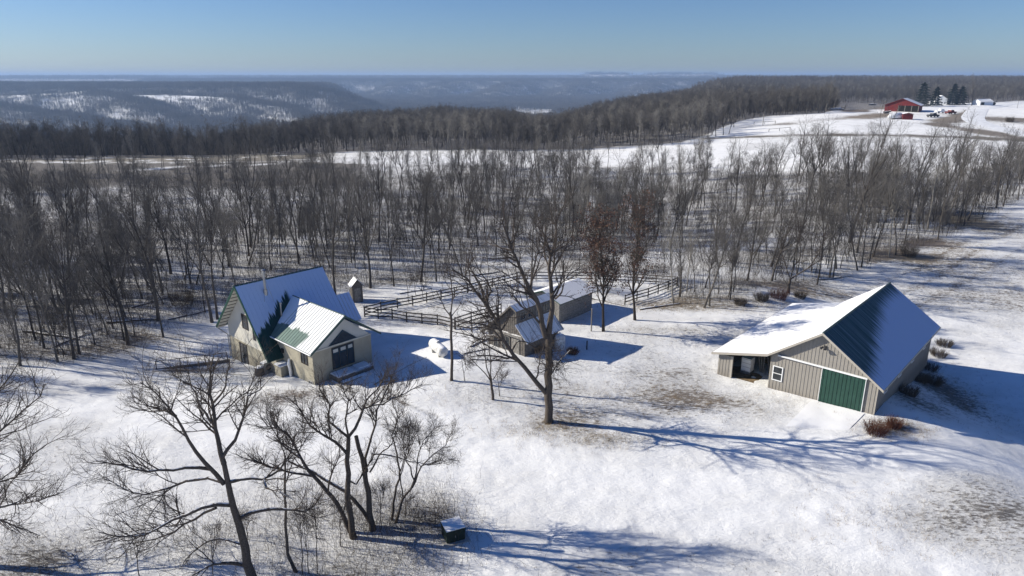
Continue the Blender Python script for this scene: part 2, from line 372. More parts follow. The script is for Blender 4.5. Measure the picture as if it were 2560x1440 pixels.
for px, py, rx, ry, s_, c_ in [
    (1620, 985, 9, 4, .40, BRN), (1440, 1050, 4, 2, .5, BRN), (1490, 1100, 4, 1.2, .5, TAN), (1760, 1010, 9, 3, .40, BRN), (1700, 830, 11, 3, .40, BRN), (1560, 880, 6, 2, .3, BRN), (1650, 930, 7, 2, .45, BRN),
    (735, 985, 4, 1.1, .75, DRT), (680, 1005, 3, .9, .55, DRT), (620, 950, 3, 1.5, .35, DRT), (480, 925, 5, 1.6, .75, DRT),
    (760, 1340, 6, 4, .12, GRY), (1010, 1390, 4, 3, .25, GRY), (560, 1330, 6, 3, .12, GRY), (60, 1410, 4, 3, .6, GRY), (1080, 1290, 2.5, 2, .5, GRY), (900, 1250, 4, 3, .2, GRY), (840, 1440, 6, 2, .25, GRY),
    (2450, 690, 26, 10, .30, BRN), (2400, 640, 14, 8, .24, BRN), (2530, 560, 12, 14, .42, OLV), (2500, 760, 14, 4, .30, BRN), (2250, 740, 14, 4, .12, BRN),
    (2230, 1300, 7, 4, .42, GRY), (2120, 1390, 5, 3, .45, GRY), (2480, 1260, 6, 4, .5, GRY), (1850, 1280, 4, 1.2, .5, BRN), (1450, 1400, 6, 2, .25, BRN), (2420, 1400, 5, 3, .3, GRY), (2360, 1180, 5, 2, .45, GRY),
    (2330, 960, 3, 9, .75, OLV), (2230, 1070, 3, 1.5, 1.0, DRT), (2290, 1000, 3, 3, .7, OLV), (2430, 1000, 6, 8, .25, GRY),
    (420, 850, 7, 2, .42, BRN), (250, 880, 10, 2, .3, BRN), (60, 1100, 9, 4, .3, BRN),
    (1100, 800, 11, 3, .42, BRN), (1000, 760, 8, 3, .4, BRN), (1350, 720, 14, 3, .35, BRN), (1640, 760, 6, 2.2, .38, BRN), (1450, 740, 9, 3, .3, BRN),
    (1900, 750, 12, 2.2, .42, TAN), (1780, 770, 8, 1.6, .42, TAN), (1980, 720, 8, 3, .6, BRN), (2285, 644, 5, 2.5, .8, TAN), (2345, 608, 4.5, 3, .8, DRT), (2440, 560, 5, 9, .7, TAN),
    (1300, 905, 4, 1.5, .3, BRN), (1250, 960, 7, 2, .35, BRN), (1180, 1010, 6, 2, .3, BRN), (1340, 1080, 5, 1.5, .5, TAN)]:
    p = gt(px, py); GP.append((p.x, p.y, rx, ry, s_, c_))
def grass_at(x, y):
    g = np.full(x.shape, .26)+.30*(fbm(x/9, y/9)-.5); C = np.stack([np.full(x.shape, c) for c in BRN], -1)
    u = x/np.maximum(y, 10); ny = np.interp(u, NU, NY); fy = np.interp(u, FU, FY); wy = np.interp(u, WU, WY)
    def put(w, s_, c_):
        nonlocal g, C
        g = np.maximum(g, 0)+w*s_; C = C*(1-w[..., None])+np.array(c_)*w[..., None]
    wood = S((y-ny+3)/6)*(1-S((y-fy)/8))
    put(wood, .46+.6*(fbm(x/14+5, y/22)-.5), GRY)
    g = np.where((y > wy) & (y < 1000), 1.15, g); put(S((y-wy)/6), 0., (.09, .075, .065))
    fld = S((y-fy)/8)*(1-S((y-wy)/6))
    g = g*(1-fld*.75)
    lf = fld*S((-.20-u)/.1); put(lf, 1.15*S((fbm(x/12, y/4)-.22)/.2), (.20, .165, .10)); put(S((-.17-u)/.1)*S((y-fy+45)/20)*(y < fy+2), .62, (.13, .11, .085))
    fr = fld*S((u-.25)/.1)
    put(S((y-fy)/30)*S((-y+wy)/5)*S((u-.3)/.05)*(fbm(x/25, y/10) > .62), .3, (.2, .16, .11))
    for cx, cy, rx, ry, s_, c_ in GP:
        d = ((x-cx)/rx)**2+((y-cy)/ry)**2; w = np.exp(-d); w = w*(d < 9); put(w, s_, c_)
    for pts, wd, s_, c_ in LINES:
        for (ax, ay), (bx, by) in zip(pts[:-1], pts[1:]):
            L2 = (bx-ax)**2+(by-ay)**2; t = np.clip(((x-ax)*(bx-ax)+(y-ay)*(by-ay))/L2, 0, 1)
            d = np.hypot(x-ax-t*(bx-ax), y-ay-t*(by-ay)); w = np.exp(-(d/wd)**2)*(d < 3*wd)
            if s_ < 0: g = g*(1-w*(-s_))
            else: put(w, s_, c_)
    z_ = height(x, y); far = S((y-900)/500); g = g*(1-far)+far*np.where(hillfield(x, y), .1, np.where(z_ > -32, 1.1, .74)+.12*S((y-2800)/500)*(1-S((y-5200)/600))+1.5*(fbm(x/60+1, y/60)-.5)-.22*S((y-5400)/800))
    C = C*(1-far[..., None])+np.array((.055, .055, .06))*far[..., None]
    return np.clip(g, 0, 1.5), C
def wl(pts): return [(p.x, p.y) for p in (gt(*q) for q in pts)]
LINES = [(wl([(1100, 1040), (1250, 1120), (1500, 1190), (1800, 1240), (2100, 1330), (2400, 1440)]), 3.4, -.8, None),
         (wl([(1000, 1010), (1100, 1100), (900, 1120), (400, 1040), (200, 1010)]), 3.2, -.75, None),
         (wl([(2090, 1050), (2050, 1120), (2150, 1200), (2400, 1130), (2560, 1150)]), 3.0, -.8, None),
         (wl([(1760, 347), (1900, 341), (2100, 337), (2300, 340), (2460, 346), (2560, 352)]), 3.2, 1.2, (.13, .11, .075)),
         (wl([(2030, 276), (2140, 278), (2220, 268)]), 6, 1.2, (.24, .17, .10)), (wl([(2140, 294), (2225, 288)]), 9.0, 1.25, (.23, .165, .095)),
         (wl([(2400, 300), (2340, 311), (2470, 332), (2560, 347)]), 5, 1.1, (.18, .14, .10)), (wl([(2490, 298), (2620, 306)]), 15, 1.15, (.15, .115, .08)),
         (wl([(2330, 302), (2410, 288), (2430, 274)]), 4, 1.0, (.22, .17, .11)),
         (wl([(1860, 318), (1960, 310), (2080, 298)]), 5, .6, (.2, .16, .12)),
         (wl([(100, 406), (350, 401), (600, 397)]), .9, -.7, None), (wl([(300, 427), (450, 417), (700, 410)]), 1.0, -.8, None),
         (wl([(950, 960), (1010, 1010), (1090, 1040)]), .3, .5, BRN), (wl([(800, 1010), (950, 1060), (1090, 1075)]), .3, .4, BRN),
         (wl([(2180, 770), (2350, 690), (2470, 610), (2560, 560)]), .4, .22, BRN), (wl([(2250, 790), (2400, 710), (2520, 640), (2600, 600)]), .4, .22, BRN), (wl([(2120, 740), (2300, 670), (2420, 600), (2540, 520)]), .4, .2, BRN),
         (wl([(1560, 655), (1700, 640), (1850, 612), (2000, 596), (2100, 590)]), 3.5, -.85, None),
         (wl([(1750, 690), (1900, 680), (2100, 650)]), 3.0, -.6, None)]
def ground():
    r = np.concatenate([[2.], np.geomspace(12, 240, 420), np.geomspace(243, 16000, 330)])
    az = np.concatenate([np.linspace(-180, -60, 14)[:-1], np.linspace(-60, -44, 12)[:-1], np.linspace(-44, 44, 470), np.linspace(44, 60, 12)[1:], np.linspace(60, 180, 14)[1:]])
    A, R = np.meshgrid(np.radians(az), r)
    X = np.sin(A)*R; Y = np.cos(A)*R; Z = height(X, Y)
    nr, na = X.shape
    V = np.stack([X, Y, Z], -1).reshape(-1, 3)
    i, j = np.meshgrid(np.arange(nr-1), np.arange(na-1), indexing='ij'); b = (i*na+j).ravel()
    F = np.stack([b, b+1, b+na+1, b+na], -1)[:, ::-1]
    o = fastmesh('ground', V, F, 'ground', smooth=True); me = o.data
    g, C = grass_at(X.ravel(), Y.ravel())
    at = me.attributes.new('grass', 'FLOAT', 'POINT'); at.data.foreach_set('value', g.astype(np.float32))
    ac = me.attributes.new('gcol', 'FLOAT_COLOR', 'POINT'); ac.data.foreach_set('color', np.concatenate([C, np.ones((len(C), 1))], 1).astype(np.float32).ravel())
    tag(o, kind='structure')
ground()
# ---------------------------------------------------------------- tree generator
def norm(v): return v/np.maximum(np.linalg.norm(v, axis=-1, keepdims=True), 1e-9)
class Tree:
    """branches kept as arrays: groups of (m, n, 3) paths with (m, n) radii, by level"""
    def __init__(s, seed): s.r = np.random.default_rng(seed); s.g = []
    def put(s, P, R, k, lev): s.g.append((P, R, k, lev)); return P, R
    def spawn(s, P, R, count, t0, ang, length, n, jit, up, k, lev, rfac=.6, rmin=.006, tl=.5, t1=1.0):
        r = s.r; m, pn, _ = P.shape
        seg = np.linalg.norm(np.diff(P, axis=1), axis=2); L = seg.sum(1)
        w = L/L.sum(); par = np.repeat(np.arange(m), np.maximum(0, np.floor(w*count+r.random(m)).astype(int)))
        c = len(par)
        if c == 0: return P[:0], R[:0]
        t = t0+(t1-t0)*r.random(c); f = t*(pn-1); i = np.minimum(f.astype(int), pn-2); fr = (f-i)
        A = P[par, i]; B = P[par, i+1]; p = A+(B-A)*fr[:, None]; rp = R[par, i]+(R[par, i+1]-R[par, i])*fr
        d = norm(B-A); q = norm(np.cross(d, norm(r.normal(size=(c, 3)))))
        a = np.radians(ang[0]+(ang[1]-ang[0])*r.random(c))
        d = norm(d*np.cos(a)[:, None]+q*np.sin(a)[:, None]+np.array([0, 0, .08]))
        ln = (length[0]+(length[1]-length[0])*r.random(c))
        if tl: ln = ln*(L[par]/L.mean())**.5*(1-tl*(t-t0)/(max(1-t0, .01)))
        pts = np.zeros((c, n, 3)); pts[:, 0] = p
        for j in range(1, n):
            d = norm(d+r.normal(size=(c, 3))*jit+np.array([0, 0, up]))
            pts[:, j] = pts[:, j-1]+d*(ln/(n-1))[:, None]
        r0 = np.maximum(np.minimum(rp*rfac, ln*.028+.004), rmin)
        rr = np.maximum(r0[:, None]*np.linspace(1, .35, n), rmin*.7)
        return s.put(pts, rr, k, lev)
    def mesh(s, name, lev, mt):
        Vs = []; Fs = []; b = 0
        for P, R, k, l in s.g:
            if l not in lev or len(P) == 0: continue
            m, n, _ = P.shape
            t = np.empty_like(P); t[:, 1:-1] = P[:, 2:]-P[:, :-2]; t[:, 0] = P[:, 1]-P[:, 0]; t[:, -1] = P[:, -1]-P[:, -2]; t = norm(t)
            ref = np.where(np.abs(t[:, :1, 2:3]) < .8, np.array([0, 0, 1.]), np.array([1., 0, 0])); ref = np.broadcast_to(ref, P.shape)
            a = norm(np.cross(t, ref)); c = np.cross(t, a)
            th = np.arange(k)*2*pi/k
            V = P[:, :, None]+(a[:, :, None]*np.cos(th)[:, None]+c[:, :, None]*np.sin(th)[:, None])*R[:, :, None, None]
            Vs.append(V.reshape(-1, 3))
            base = (np.arange(m)*n*k)[:, None, None]; i = (np.arange(n-1)*k)[None, :, None]; j = np.arange(k)[None, None]; j2 = (j+1) % k
            F = np.stack([base+i+j, base+i+j2, base+i+k+j2, base+i+k+j], -1).reshape(-1, 4)+b
            Fs.append(F); b += m*n*k
        return fastmesh(name, np.concatenate(Vs), np.concatenate(Fs), mt, smooth=True, link=False)
def resample(pts, n):
    pts = np.array(pts, float); L = np.concatenate([[0], np.cumsum(np.linalg.norm(np.diff(pts, axis=0), axis=1))])
    t = np.linspace(0, L[-1], n); return np.stack([np.interp(t, L, pts[:, i]) for i in range(3)], -1)
def wood_tree(seed, H=15., r0=.17, fork=.30, lean=.03, counts=(12, 60, 240, 430), tr=.0080, spread=1.0, up=.20):
    T = Tree(seed); r = T.r
    n = 9; p = np.zeros((1, n, 3)); d = np.array([r.normal()*lean, r.normal()*lean, 1.])
    for j in range(1, n):
        d = norm(d+np.array([r.normal()*.055, r.normal()*.055, .12])); p[0, j] = p[0, j-1]+d*H*.93/(n-1)
    R = (r0*np.linspace(1, .16, n)**.85)[None]; R[0, 0] *= 1.35; p[0, 0, 2] -= .5
    T.put(p, R, 6, 0)
    a, b, c, e = counts
    P1, R1 = T.spawn(p, R, a, fork, (22, 50), (H*.26*spread, H*.45*spread), 6, .12, up, 5, 1, .62, .03, .45)
    P2, R2 = T.spawn(P1, R1, b, .15, (25, 60), (H*.10, H*.20), 5, .16, .10, 4, 2, .6, .018, .4)
    Q = np.concatenate([resample(q, 6)[None] for q in p[:, 3:]]); QR = np.interp(np.linspace(3, n-1, 6), np.arange(n), R[0])[None]
    P2b, R2b = T.spawn(Q, QR, max(4, b//6), .1, (35, 75), (H*.06, H*.14), 5, .16, .10, 3, 2, .5, .016, .4)
    A = np.concatenate([P2, P2b]); AR = np.concatenate([R2, R2b])
    P3, R3 = T.spawn(A, AR, c, .12, (25, 65), (H*.05, H*.105), 4, .18, .05, 3, 3, .6, tr*1.25, .3)
    if e: T.spawn(P3, R3, e, .1, (25, 65), (H*.025, H*.06), 3, .15, .03, 3, 4, .7, tr, .2)
    return T
PROTO = []
specs = [dict(H=15.5, r0=.17), dict(H=14, r0=.14, fork=.45), dict(H=16.5, r0=.20, fork=.3, spread=1.15), dict(H=13, r0=.11, fork=.4, spread=.8), dict(H=12, r0=.13, fork=.25, spread=1.2, lean=.08),
         dict(H=15, r0=.15, fork=.5, lean=.06), dict(H=17, r0=.22, fork=.38, spread=1.1), dict(H=11, r0=.08, fork=.3, spread=.7, counts=(9, 50, 260, 900)), dict(H=14.5, r0=.16, fork=.42, lean=.1)]
for i, sp in enumerate(specs):
    T = wood_tree(100+i, **sp); PROTO.append((T.mesh('trunk', (0, 1), 'bark_wood'), T.mesh('crown', (2, 3, 4), 'twig_wood'), sp['H']))
Tp = wood_tree(150, H=15, r0=.13, fork=.3, spread=.8, up=.35)
PALE = (Tp.mesh('trunk', (0, 1), 'bark_pale'), Tp.mesh('crown', (2, 3, 4), 'bark_pale'), 15.)
def place_tree(pr, x, y, s, rz, label, group, name='bare_tree', z=None):
    t = empty(name, (x, y, (hz(x, y) if z is None else z)-.05), rz, label=label, cat='tree', group=group); t.scale = (s, s, s*rnd.uniform(.93, 1.08)); t.rotation_euler = (radians(rnd.gauss(0, 3.2)), radians(rnd.gauss(0, 3.2)), rz)
    for me, nm in ((pr[0], 'trunk'), (pr[1], 'crown')):
        o = bpy.data.objects.new(nm, me); COL.objects.link(o); o.parent = t
    return t
# ---- hero trees traced from limbs; each limb: (r0, r1, end depth offset, [(px, py)...])
TF_ = wood_tree(170, H=17, r0=.26, fork=.22, spread=1.25, counts=(14, 70, 380, 0), tr=.030)
FARP = (TF_.mesh('trunk', (0, 1), 'bark_wood'), TF_.mesh('crown', (2, 3), 'twig_wood'), 17.)
def hero(name, label, base, limbs, counts, seed, tr=.007, lens=(1., 1.), group=None, mats=('bark_hero', 'twig_hero'), twl=1.0):
    b = gt(*base) if isinstance(base, tuple) else base; Y0 = b.y
    T = Tree(seed); allP = []; allR = []
    for li, (r0, r1, dep, pts) in enumerate(limbs):
        d0 = dep[0] if isinstance(dep, tuple) else 0.; d1 = dep[1] if isinstance(dep, tuple) else dep
        W = [];
        for i, q in enumerate(pts):
            f = i/(len(pts)-1); W.append(atY(q[0], q[1], Y0+d0+(d1-d0)*f**1.1))
        if li == 0: W[0].z = hz(W[0].x, W[0].y)-.4
        P = resample(W, 10); L = np.linalg.norm(P[-1]-P[0])
        P[1:-1] += T.r.normal(size=(8, 3))*.012*L*.5
        R = r0+(r1-r0)*np.linspace(0, 1, 10)**.9
        if li == 0: R[0] *= 1.35
        P = P-np.array(b); T.put(P[None], R[None], 8, 0); allP.append(P); allR.append(R)
    A = np.array(allP); AR = np.array(allR)
    c1, c2, c3 = counts; l1, l2 = lens
    P1, R1 = T.spawn(A[1:] if len(A) > 1 else A, AR[1:] if len(A) > 1 else AR, c1, .25, (25, 60), (1.6*l1, 3.2*l1), 6, .15, .06, 4, 1, .6, .014, .45)
    P2, R2 = T.spawn(P1, R1, c2, .12, (25, 60), (.7*l2, 1.5*l2), 5, .17, .05, 3, 2, .62, tr*1.25, .3)
    tips, tr_ = A[1:, 5:] if len(A) > 1 else A[:, 5:], AR[1:, 5:] if len(A) > 1 else AR[:, 5:]
    P2b, R2b = T.spawn(tips, tr_, c2//9, .0, (25, 60), (.7*l2, 1.6*l2), 5, .17, .05, 3, 2, .6, tr*1.25, .2)
    Q = np.concatenate([P2, P2b]); QR = np.concatenate([R2, R2b])
    T.spawn(Q, QR, c3, .1, (25, 60), (.30*twl, .75*twl), 4, .18, .03, 3, 3, .7, tr, .2)
    t = empty(name, b, 0, label=label, cat='tree', group=group)
    for lv, nm, mt in (((0,), 'trunk', mats[0]), ((1, 2, 3), 'crown', mats[1])):
        o = bpy.data.objects.new(nm, T.mesh(nm, lv, mt)); COL.objects.link(o); o.parent = t
    return t, T
def zz(L, s=2., ox=0, oy=900): return [(x/s+ox, y/s+oy) for x, y in L]
# big yard tree
k3 = 3.272
def q3(L): return [(x/k3+1040, y/k3+640) for x, y in L]
bigt, TB = hero('bare_tree', 'largest bare tree in the open snow, forked trunk in front of the wooden shed', (1372, 1056), [
    (.34, .27, 0, q3([(1085, 1362), (1082, 1200), (1085, 1000), (1090, 830), (1085, 640)])),
    (.24, .05, 1.2, q3([(1085, 640), (1105, 480), (1110, 330), (1095, 200), (1080, 60), (1130, -60), (1150, -200), (1145, -330)])),
    (.23, .05, (.0, -1.5), q3([(1060, 660), (1020, 520), (1000, 380), (930, 270), (880, 150), (830, 40), (780, -60), (740, -200), (700, -300)])),
    (.20, .05, -3.0, q3([(1070, 1130), (960, 1010), (850, 880), (770, 770), (710, 680), (660, 540), (560, 380), (470, 230), (380, 150), (300, 110)])),
    (.08, .02, -2., q3([(975, 1030), (1000, 950), (1015, 850), (1030, 770)])),
    (.07, .02, 2., q3([(1110, 960), (1150, 890), (1190, 840), (1260, 770)])),
    (.09, .02, 2.5, q3([(1000, 400), (950, 330), (900, 260), (820, 200), (700, 130), (600, 60)])),
    (.09, .02, 2.5, q3([(1110, 330), (1160, 250), (1220, 190), (1300, 110), (1400, 60)])),
    (.08, .02, -2.5, q3([(1140, 350), (1190, 300), (1215, 230), (1200, 150), (1260, 90)])),
    (.09, .02, -2.2, q3([(1020, 560), (950, 470), (870, 420), (790, 310), (700, 300), (600, 280)])),
    (.10, .02, 2.0, q3([(1095, 200), (1150, 60), (1230, -80), (1290, -200)])),
    (.10, .02, -2.5, q3([(930, 270), (960, 100), (1000, -40), (990, -200)])),
    (.09, .02, 1.5, q3([(720, 690), (640, 650), (560, 655), (480, 700), (420, 760)])),
    (.08, .02, 1.0, q3([(780, 780), (830, 690), (900, 700), (980, 760), (1020, 800)])),
    (.08, .02, -1.5, q3([(560, 380), (620, 280), (560, 180), (480, 60), (430, -60)]))],
    (120, 560, 2500), 21, tr=.0072, lens=(1.2, 1.15))
# epicormic tuft round its trunk
def tuft(parent, pts, n, L, seed, mt='twig_hero', rad=.012):
    T = Tree(seed); P = np.array([resample(pts, 6)]); R = np.full((1, 6), rad*3)
    P1, R1 = T.spawn(P, R, n, 0, (40, 100), (L*.6, L), 5, .2, -.05, 3, 1, .6, rad, 0)
    T.spawn(P1, R1, n*5, .1, (25, 70), (L*.2, L*.4), 4, .2, -.03, 3, 2, .7, rad*.7, 0)
    o = bpy.data.objects.new('crown', T.mesh('crown', (1, 2), mt)); COL.objects.link(o); o.parent = parent
b = gt(1372, 1056)
tuft(bigt, [Vector(atY(1370, 945, b.y))-b, Vector(atY(1372, 850, b.y))-b], 90, 1.5, 3)
tuft(bigt, [Vector(atY(1382, 950, b.y))-b, Vector(atY(1400, 900, b.y))-b], 30, 2.2, 4)
# foreground left tree
hero('bare_tree', 'big black leaning foreground tree, widest crown in the lower left', (640, 1462), [
    (.29, .13, 0, [(640, 1462)]+zz([(1240, 1030), (1210, 880), (1180, 760), (1145, 640), (1120, 520)])),
    (0.150, 0.029, 1.5, zz([(1120, 520), (1085, 380), (1060, 220), (1050, 90), (1070, -30)])),
    (0.129, 0.019, -1.5, zz([(1120, 620), (1030, 520), (950, 410), (880, 280), (800, 200), (700, 110)])),
    (0.107, 0.019, 2.0, zz([(1110, 490), (1180, 390), (1220, 290), (1235, 180), (1280, 60)])),
    (0.107, 0.019, -2.5, zz([(1050, 545), (960, 535), (850, 550), (740, 560), (600, 530), (480, 505)])),
    (0.096, 0.019, 2.5, zz([(1125, 615), (1010, 580), (890, 630), (760, 665), (640, 660), (530, 590)])),
    (0.107, 0.019, 1.0, zz([(1150, 610), (1230, 590), (1320, 600), (1390, 560), (1450, 470), (1470, 370)])),
    (0.129, 0.019, -2.0, zz([(1160, 725), (1070, 715), (960, 760), (850, 805), (740, 870), (620, 890), (490, 860)])),
    (0.076, 0.019, 2.0, zz([(1080, 740), (960, 800), (850, 870), (740, 915), (600, 920)])),
    (0.119, 0.019, 1.5, zz([(1205, 790), (1265, 755), (1400, 745), (1530, 760), (1590, 720), (1620, 640)])),
    (0.119, 0.019, -2.0, zz([(1220, 1025), (1140, 1015), (1060, 1020), (970, 1070), (880, 1110)])),
    (0.065, 0.010, 2.0, zz([(1200, 920), (1120, 895), (1030, 905), (950, 970), (870, 1080)])),
    (0.065, 0.014, 2.0, zz([(880, 280), (830, 250), (760, 260), (700, 240), (650, 180)])),
    (0.065, 0.014, -2.5, zz([(1075, 330), (1000, 240), (960, 130), (930, 30)])),
    (0.065, 0.014, -1.0, zz([(1060, 220), (1120, 150), (1140, 60), (1150, -20)])),
    (0.065, 0.014, -1.5, zz([(1320, 600), (1330, 640), (1400, 660), (1470, 700)])),
    (0.053, 0.011, 1.0, zz([(1235, 180), (1300, 150), (1350, 90)]))],
    (150, 900, 4200), 31, tr=.0060, lens=(1.0, 1.0), twl=1.0)
# central foreground clump
hero('bare_tree', 'dark crooked tree with a rounded crown, its left stem of the foreground clump', (885, 1344), [
    (.22, .12, 0, zz([(1770, 885), (1750, 760), (1735, 620), (1735, 480), (1742, 385)])),
    (.10, .02, 1.5, zz([(1742, 385), (1790, 320), (1815, 240), (1900, 225), (2000, 180), (2110, 120)])),
    (.09, .02, -1.5, zz([(1735, 470), (1660, 390), (1560, 345), (1500, 260), (1470, 180)])),
    (.08, .02, 1.0, zz([(1740, 385), (1690, 350), (1640, 300), (1650, 220), (1600, 150), (1590, 70)])),
    (.07, .02, -1.0, zz([(1742, 385), (1730, 300), (1740, 200), (1700, 110)])),
    (.07, .02, 2.0, zz([(1800, 290), (1840, 190), (1900, 130), (1930, 50)])),
    (.06, .02, 1., zz([(1735, 600), (1780, 620), (1860, 500), (1880, 440)]))],
    (60, 460, 2300), 41, tr=.0060, lens=(.75, .75), twl=.8)
hero('bare_tree', 'long tree leaning far left out of the foreground clump toward the big black tree', (880, 1330), [
    (.17, .11, (0, .6), zz([(1760, 850), (1700, 740), (1640, 660), (1540, 550)])),
    (.10, .02, (.6, 1.5), zz([(1540, 550), (1480, 450), (1440, 360), (1330, 330), (1290, 260)])),
    (.09, .02, (.6, -1.), zz([(1560, 580), (1450, 560), (1330, 530), (1250, 500), (1180, 470)])),
    (.07, .02, (.6, 2.), zz([(1500, 490), (1400, 420), (1380, 330), (1400, 240)])),
    (.06, .015, (.4, -1.), zz([(1640, 660), (1660, 560), (1700, 470), (1690, 400)]))],
    (46, 320, 1500), 42, tr=.0060, lens=(.8, .75), twl=.8)
hero('broken_tree', 'tall broken snag with a snapped pale top in the foreground clump', (930, 1325), [
    (.21, .12, 0, zz([(1865, 845), (1845, 720), (1828, 580), (1810, 480), (1780, 380)])),
    (.09, .02, 1.5, zz([(1835, 560), (1832, 470), (1870, 320), (1900, 220), (1935, 130), (1990, 10)])),
    (.06, .015, -1.2, zz([(1850, 560), (1900, 470), (1960, 420), (1990, 330)])),
    (.05, .015, 1.2, zz([(1865, 470), (1960, 480), (2060, 510), (2150, 525), (2280, 490)]))],
    (28, 190, 900), 43, tr=.0058, lens=(.7, .7), twl=.8)
hero('leaning_tree', 'fallen trunk propped low against the foreground clump, snow along its top', (925, 1318), [
    (.15, .06, (0, 1.2), zz([(1870, 740), (1760, 680), (1660, 620), (1560, 560), (1440, 505)])),
    (.04, .01, (1.0, 1.6), zz([(1560, 560), (1500, 530), (1440, 450), (1420, 380)]))], (8, 40, 120), 44, tr=.006, lens=(.6, .6))
hero('bare_tree', 'small fan-crowned tree at the right end of the foreground clump', (985, 1306), [
    (.10, .06, 0, zz([(1970, 808), (2010, 700), (2060, 640), (2075, 590)])),
    (.06, .012, .8, zz([(2060, 640), (2100, 540), (2160, 480), (2230, 420), (2265, 350)])),
    (.05, .012, -.8, zz([(2075, 590), (2090, 480), (2120, 390), (2190, 330)])),
    (.05, .012, .8, zz([(2015, 690), (2000, 580), (2040, 470), (2080, 380)])),
    (.05, .012, -.5, zz([(2070, 600), (2040, 520), (2010, 430), (2030, 330)]))],
    (40, 340, 2000), 45, tr=.0055, lens=(.62, .62), twl=.75)
hero('bare_tree', 'slim upright tree just left of the fan-crowned one in the foreground clump', (978, 1300), [
    (.09, .05, 0, zz([(1955, 790), (1970, 690), (2000, 560), (1985, 470)])),
    (.05, .012, .8, zz([(1985, 470), (1960, 380), (1990, 290), (1960, 200)])),
    (.04, .012, -.8, zz([(1995, 570), (2030, 470), (2050, 380), (2030, 290)]))],
    (22, 160, 800), 46, tr=.0055, lens=(.62, .62), twl=.75)
hero('bare_tree', 'slim dark tree between the big black tree and the foreground clump', (744, 1430), [
    (.11, .05, 0, zz([(1490, 1062), (1450, 980), (1432, 860), (1425, 700), (1422, 560), (1425, 480)])),
    (.04, .01, 1.0, zz([(1425, 480), (1400, 400), (1350, 330), (1330, 260)])),
    (.04, .01, -1.0, zz([(1425, 620), (1460, 520), (1500, 440), (1520, 350)])),
    (.03, .01, 1.0, zz([(1428, 700), (1390, 640), (1340, 620)]))], (26, 170, 700), 47, tr=.0058, lens=(.65, .65), twl=.8)
for i, (bx, by, tx, ty) in enumerate([(1515, 1072, 1500, 760), (1548, 1066, 1520, 800), (1588, 1066, 1570, 720), (1700, 935, 1712, 720), (1905, 850, 1900, 640), (2028, 780, 2030, 690), (1060, 1180, 1075, 830), (1240, 900, 1225, 800), (690, 1080, 690, 900)]):
    a = zz([(bx, by), ((bx+tx)/2+rnd.uniform(-8, 8), (by+ty)/2), (tx, ty)])
    hero('sapling', ['straight thin sapling nearest the slim dark tree', 'middle thin sapling of three beside the slim dark tree', 'third thin sapling from the slim dark tree', 'thin sapling below the rounded crooked tree', 'thin sapling under the broken snag', 'short sapling right of the fan-crowned tree', 'thin sapling left of the big black tree at the photo bottom', 'thin stem against the big black leaning trunk', 'small bushy sapling low left of the big black tree'][i], a[0],
         [(.035, .014, 0, a), (.02, .006, .6, [a[1], (a[2][0]-12, a[2][1]+5)]), (.02, .006, -.6, [a[1], (a[2][0]+12, a[2][1]-4)])], (14, 70, 240), 60+i, tr=.0055, lens=(.35, .4), twl=.6)
# left edge tree (trunk outside the frame)
bl = gt(-170, 1400)
hero('bare_tree', 'bare tree reaching in from the left edge, only its branches in the photo', bl, [
    (.26, .12, 0, [(-170, 1400), (-175, 1250), (-170, 1100), (-160, 980)]),
    (.10, .02, 2., [(-172, 1240), (-60, 1220), (40, 1190), (110, 1110), (160, 1090)]),
    (.10, .02, -1., [(-170, 1180), (-60, 1130), (20, 1060), (80, 1010), (110, 960)]),
    (.10, .02, 1., [(-170, 1100), (-60, 1030), (10, 960), (50, 900)]),
    (.09, .02, -2., [(-172, 1290), (-60, 1280), (30, 1270), (100, 1250), (160, 1230)]),
    (.09, .02, 1., [(-175, 1330), (-80, 1300), (0, 1300), (60, 1320), (100, 1340)]),
    (.10, .02, 1., [(-160, 980), (-100, 900), (-60, 820)]), (.10, .02, -2., [(-165, 1050), (-260, 940), (-330, 880)])],
    (110, 700, 3000), 51, tr=.006, lens=(1.0, .9), twl=.85)
# small yard trees
hero('bare_tree', 'slender pole-like tree with three upright forks beside the white oblong tank', (1128, 951), [
    (.14, .10, 0, [(1128, 951), (1130, 900), (1129, 850), (1127, 800), (1126, 780)]),
    (.06, .015, .8, [(1127, 792), (1110, 768), (1100, 745), (1090, 725)]), (.07, .015, -.6, [(1127, 785), (1132, 745), (1128, 700), (1122, 660)]),
    (.045, .012, .5, [(1129, 790), (1145, 770), (1158, 745)])], (18, 90, 300), 71, tr=.008, lens=(.7, .6))
hero('bare_tree', 'young wide-forked tree standing alone left of the largest yard tree', (1234, 999), [
    (.13, .10, 0, [(1234, 999), (1230, 970), (1227, 952)]),
    (.06, .012, -1., [(1227, 952), (1205, 925), (1180, 900), (1165, 885)]), (.06, .012, .8, [(1227, 952), (1216, 915), (1210, 860), (1200, 800)]),
    (.06, .012, -.3, [(1229, 950), (1226, 900), (1222, 850), (1224, 790)]), (.04, .01, .8, [(1232, 950), (1250, 920), (1262, 900)])], (38, 190, 560), 72, tr=.008, lens=(.75, .6))
hero('sapling', 'low sapling in the open snow at the far left', (88, 968), [
    (.05, .03, 0, [(88, 968), (84, 945), (78, 925)]), (.025, .008, .5, [(84, 945), (94, 915), (102, 890)]), (.025, .008, -.5, [(80, 930), (68, 905), (60, 885)])], (14, 50, 160), 73, tr=.008, lens=(.5, .4))
